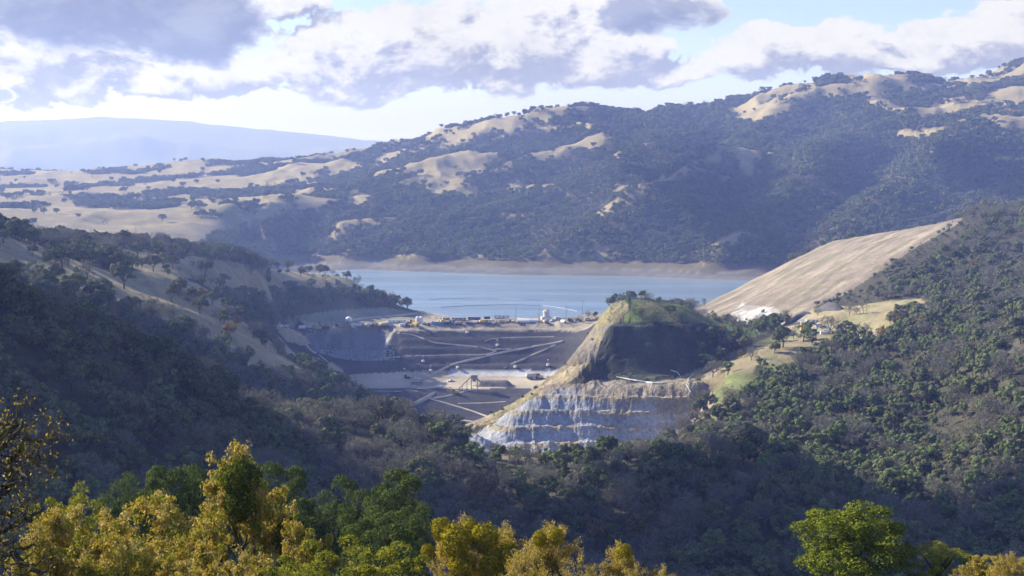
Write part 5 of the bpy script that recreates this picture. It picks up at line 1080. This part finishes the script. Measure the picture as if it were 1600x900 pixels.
tag(gp, 'blue-canopied plant with a yellow bin in the saddle yard', 'batch plant')
put('trailer', WHT, 1269, 505, .05, 'white site office behind the blue-canopied plant', L=10.0, sc=1.0, **Sd); put('pickup', NAVY, 1287, 513, -.5, 'dark blue pickup truck right of the blue-canopied plant', sc=1.25, **Sd); put('pickup', WHT, 1293, 517, -.5, 'white pickup truck in the saddle yard', sc=1.25, **Sd); put('box', WHT, 1287, 522, .1, 'white container in front of the pickup trucks in the saddle yard', sc=.9, **Sd); put('suv', DRK, 1303, 522, .3, 'dark car near the concrete wall in the saddle yard', sc=1.2, **Sd); put('suv', SLV, 1281, 510, .2, 'silver car behind the pickup trucks in the saddle yard', sc=1.2, **Sd)
ribbon('barrier_wall', [(1296, 504), (1302, 511), (1311, 524)], 1.2, CON, None, 'pale concrete barrier wall slanting beside the saddle yard', 'wall', 1150, 1420, lift=1.3, drop=.2, thick=.1)
ribbon('yard_road', [(1234, 518), (1246, 506), (1258, 496), (1266, 491)], 6, ROADM, label='pale road climbing along the dark pit to the saddle', cat='road', dmin=1250, dmax=1480)
# loose rock in the excavated bowl
rr = np.random.default_rng(5); RV, RF = [], []; o_ = 0
bmm = bmesh.new(); bmesh.ops.create_icosphere(bmm, subdivisions=1, radius=1); iv = np.array([v.co[:] for v in bmm.verts]); fi = np.array([[v.index for v in f.verts] for f in bmm.faces]); bmm.free()
for _ in range(1100):
    p = hit(rr.uniform(500, 616), rr.uniform(547, 564) if rr.random() < .9 else rr.uniform(535, 550), 1640, 1720); r = .35 + .75 * rr.random() ** 2.5
    v = iv * (r * rr.uniform(.6, 1.3, (len(iv), 1))) * rr.uniform(.7, 1.3, 3) + np.array([p.x, p.y, p.z + r * .2]); RV.append(v); RF.append(fi + o_); o_ += len(v)
tag(link('rubble', raw_mesh('rubble', np.concatenate(RV), np.concatenate(RF), 3), P('blue_grey_rock', (.33, .35, .39), .9, 0, .3, .3)), 'blue-grey broken rock on the floor of the excavated bowl', 'rubble', kind='stuff')
# stockpile beside the conveyor
pl_ = hit(772, 602, 1450, 1640); m = MB(); rs = np.random.default_rng(9); prof = []
V, Fq = [], []; n1, n2 = 40, 12
for i in range(n1):
    for j in range(n2):
        x = (i / (n1 - 1) - .5) * 42; t = j / (n2 - 1) * 2 - 1; e = min(1, (1 - abs(x) / 21) * 3.2); h = 6.2 * max(0, min(1, (1 - abs(t)) * 1.7)) * max(0, e) ** .8
        V.append((pl_.x + x + rs.normal() * .2, pl_.y + t * 11, pl_.z - .5 + h + rs.normal() * .18))
Fq = [(i * n2 + j, (i + 1) * n2 + j, (i + 1) * n2 + j + 1, i * n2 + j + 1) for i in range(n1 - 1) for j in range(n2 - 1)]
tag(link('stockpile', raw_mesh('stockpile', np.array(V), np.array(Fq)), P('stockpile_soil', (.13, .11, .10), .95, 0, .2, .3)), 'dark flat-topped stockpile behind the conveyor', 'stockpile')
# dark spoil heap at the edge of the saddle
def heap(pts, label, h):
    a = [hit(x, y, 1250, 1500) for x, y in pts]; V = []; k = 10
    for i, p in enumerate(a):
        for j in range(k):
            t = j / (k - 1); hh = h[i] * math.sin(min(1, t * 1.15) * math.pi) ** .7; V.append((p.x, p.y - 6 + t * 20, float(zat(p.x, p.y - 6 + t * 20)) - .4 + max(0, hh) + rs.normal() * .25))
    f = [(i * k + j, (i + 1) * k + j, (i + 1) * k + j + 1, i * k + j + 1) for i in range(len(a) - 1) for j in range(k - 1)]
    tag(link('spoil_heap', raw_mesh('spoil_heap', np.array(V), np.array(f)), P('dark_spoil', (.08, .075, .08), .95, 0, .3, .3)), label, 'heap')
heap([(1222, 509), (1232, 507), (1245, 500), (1258, 493), (1268, 489)], 'dark spoil heap at the foot of the graded slope', [.2, 4, 5, 4.5, .3]); heap([(1272, 488), (1284, 486), (1296, 485), (1308, 484), (1318, 482)], 'dark peaked spoil heap behind the leafless oak', [.3, 5, 9, 6, .3])
# ------------------------------------------------------------------ sky, sun, air, camera
SUN_AZ, SUN_EL = math.radians(-68), math.radians(30)
W_ = bpy.data.worlds.new('World'); SC.world = W_; W_.use_nodes = True
b = NB(W_.node_tree); b.n.clear()
wo = b.node('ShaderNodeOutputWorld'); bg = b.node('ShaderNodeBackground')
sky = b.node('ShaderNodeTexSky'); sky.sky_type = 'NISHITA'; sky.sun_disc = False; sky.sun_elevation = SUN_EL; sky.sun_rotation = SUN_AZ
sky.altitude = 200; sky.air_density = 1.0; sky.dust_density = .6; sky.ozone_density = 1.5
tc = b.node('ShaderNodeTexCoord'); sx, sy, sz = b.sep(tc.outputs['Generated'])
az = b.m('ARCTAN2', sx, sy); el = b.m('ARCSINE', sz)
BL = [(60, 100, 160, 66, 1), (300, 122, 170, 34, .9), (560, 92, 140, 68, 1), (690, 76, 110, 66, 1), (820, 76, 130, 70, 1.05), (940, 92, 120, 46, .9), (1030, 115, 70, 24, .7), (455, 14, 70, 28, .75), (890, 16, 110, 30, .8),
      (1210, 84, 100, 40, .95), (1330, 84, 90, 42, .9), (1450, 84, 100, 38, .85), (1570, 62, 100, 48, 1)]
DK = [(150, 18, 240, 70, 1.1), (300, 50, 115, 60, 1.2), (1035, 24, 105, 34, 1.0), (1560, 0, 110, 20, .9), (-5, 158, 32, 11, .8)]
def cloud(a, e):
    v = b.xyz(a, b.m('MULTIPLY', e, 1.55), 0.0)
    n = b.noise(v, 21, 10, .62, .35); n2 = b.noise(v, 80, 6, .62, .3)
    nz = b.m('ADD', b.m('MULTIPLY', b.m('SUBTRACT', n, .5), 3.6), b.m('MULTIPLY', b.m('SUBTRACT', n2, .5), .9))
    def field(lst):
        tot = None
        for px, py, rx, ry, w in lst:
            ca, ce = math.atan((px - 800) / F), (270 - py) / F
            dx = b.m('DIVIDE', b.m('SUBTRACT', a, ca), rx / F); dy = b.m('DIVIDE', b.m('SUBTRACT', e, ce), ry / F)
            r2 = b.m('ADD', b.m('MULTIPLY', dx, dx), b.m('MULTIPLY', dy, dy))
            f = b.m('MULTIPLY', b.m('SUBTRACT', 1.25, r2), w)
            tot = f if tot is None else b.m('SMOOTH_MAX', tot, f, .5)
        return b.m('MAXIMUM', tot, -1.2)
    return b.m('ADD', field(BL), nz), b.m('ADD', field(DK), b.m('MULTIPLY', nz, .9))
lo, do = cloud(az, el)
l2, d2 = cloud(b.m('SUBTRACT', az, .010), b.m('ADD', el, .011))
lit = b.ss(b.m('SUBTRACT', lo, b.m('MINIMUM', l2, 1.6)), -.5, .42)
fine = b.noise(b.xyz(az, b.m('MULTIPLY', el, 1.5), 3.7), 55, 7, .68, .2)
lit = b.m('ADD', lit, b.m('MULTIPLY', b.m('SUBTRACT', fine, .5), 1.1), clamp=True)
cl_light = b.mix(lit, (.14, .142, .158), (.42, .42, .415))
cl_light = b.mix(b.ss(b.m('ADD', b.m('MULTIPLY', lo, .35), b.m('MULTIPLY', l2, .45)), .6, 1.5), cl_light, b.mix(.45, cl_light, (.18, .18, .195)))
edge_d = b.ss(b.m('SUBTRACT', do, b.m('MINIMUM', d2, 1.4)), -.5, .9)
cl_dark = b.mix(b.ss(do, .1, .8), b.mix(edge_d, (.25, .27, .33), (.46, .455, .455)), b.mix(edge_d, (.085, .092, .115), (.16, .17, .20)))
sk = b.vmul(sky.outputs[0], (SKY_S * .72, SKY_S * .72, SKY_S * 1.06))
haze_low = b.ss(el, -.01, .075, 1, 0)
sk = b.mix(b.m('MULTIPLY', haze_low, .92), sk, (.12, .115, .14))
c1 = b.mix(b.ss(lo, .0, .32), sk, cl_light)
c2 = b.mix(b.ss(do, .0, .35), c1, cl_dark)
b.l.new(c2, bg.inputs['Color']); bg.inputs['Strength'].default_value = WORLD_S
b.l.new(bg.outputs[0], wo.inputs[0])

# cumulus: meshes added out of view, outlined by the shade wanted below
sv = Vector((math.sin(SUN_AZ) * math.cos(SUN_EL), math.cos(SUN_AZ) * math.cos(SUN_EL), math.sin(SUN_EL)))
def shade_cloud(outline, ground_z, height, label, seed, puff=48, step=52):
    rng = np.random.default_rng(seed); off = sv * ((height - ground_z) / sv.z)
    xs = np.array([p[0] for p in outline]); ys = np.array([p[1] for p in outline]); bm_v, bm_f = [], []; o = 0
    ico = []
    import bmesh
    bmm = bmesh.new(); bmesh.ops.create_icosphere(bmm, subdivisions=3, radius=1); iv = np.array([v.co[:] for v in bmm.verts]); fi = np.array([[v.index for v in f.verts] for f in bmm.faces]); bmm.free()
    for gx in np.arange(xs.min(), xs.max() + step, step):
        for gy in np.arange(ys.min(), ys.max() + step, step):
            x, y = gx + rng.uniform(-.4, .4) * step, gy + rng.uniform(-.4, .4) * step
            if not inpoly(np.array([x]), np.array([y]), outline)[0] or rng.random() < .06: continue
            r = puff * rng.uniform(.6, 1.15); lump = 1 + .35 * (fbm(iv[:, 0] * 40 + x, iv[:, 1] * 40 + iv[:, 2] * 25 + y, 22, 4, seed) - .5) * 2
            v = iv * lump[:, None] * r * np.array([1, 1, .75]); v[:, 2] = np.where(v[:, 2] < -.25 * r, -.25 * r + (v[:, 2] + .25 * r) * .2, v[:, 2])
            bm_v.append(v + np.array([x + off.x, y + off.y, height + rng.uniform(0, 26)])); bm_f.append(fi + o); o += len(iv)
    me = raw_mesh('cloud', np.concatenate(bm_v), np.concatenate(bm_f), 3); me.polygons.foreach_set('use_smooth', np.ones(len(me.polygons), bool))
    tag(link('cloud', me, P('cloud_white', (.85, .85, .86), 1.0, 0, .04, .01)), label, 'cloud', kind='structure')  # added out of view for the shade it casts
for pts_, gz_, hh_, lb_, sd_ in SHADE_CLOUDS: shade_cloud(pts_, gz_, hh_, lb_, sd_)
sun = bpy.data.lights.new('sun', 'SUN'); sun.energy = 4.8; sun.angle = math.radians(.5); sun.color = (1.0, .95, .87)
so = bpy.data.objects.new('sun', sun); COL.objects.link(so)
sv = Vector((math.sin(SUN_AZ) * math.cos(SUN_EL), math.cos(SUN_AZ) * math.cos(SUN_EL), math.sin(SUN_EL)))
so.rotation_euler = (-sv).to_track_quat('-Z', 'Y').to_euler()

hx = raw_mesh('haze', np.array([(x, y, z) for z in (-131, 800) for x, y in ((-21100, -6100), (21100, -6100), (21100, 23100), (-21100, 23100))], float), np.array([[3, 2, 1, 0], [4, 5, 6, 7], [0, 1, 5, 4], [1, 2, 6, 5], [2, 3, 7, 6], [3, 0, 4, 7]]))
hm, hb, ho = new_mat('haze_air'); pv = hb.node('ShaderNodeVolumePrincipled')
pv.inputs['Color'].default_value = HAZE_C; pv.inputs['Density'].default_value = HAZE_D; pv.inputs['Anisotropy'].default_value = .25; pv.inputs['Absorption Color'].default_value = (1, 1, 1, 1)
hb.l.new(pv.outputs[0], ho.inputs['Volume'])
tag(link('haze', hx, hm), 'thin blue haze in the air over the whole valley', 'haze', kind='stuff')

cam = bpy.data.cameras.new('camera'); cam.sensor_width = 36; cam.lens = F / 1600 * 36; cam.clip_start = 1; cam.clip_end = 60000
co = bpy.data.objects.new('camera', cam); COL.objects.link(co); co.location = (0, 0, ZC); co.rotation_euler = (math.pi / 2 - TH, 0, 0); SC.camera = co
vs = SC.view_settings; vs.view_transform = 'Standard'; vs.look = 'None'; vs.exposure = EXPO; vs.gamma = 1; vs.use_curve_mapping = False
SC.display_settings.display_device = 'sRGB'
cy = SC.cycles; cy.use_denoising = True; cy.denoiser = 'OPENIMAGEDENOISE'; cy.max_bounces = 5; cy.diffuse_bounces = 2; cy.glossy_bounces = 2; cy.transmission_bounces = 2; cy.volume_bounces = 0; cy.transparent_max_bounces = 4
cy.use_adaptive_sampling = True; cy.adaptive_threshold = .015
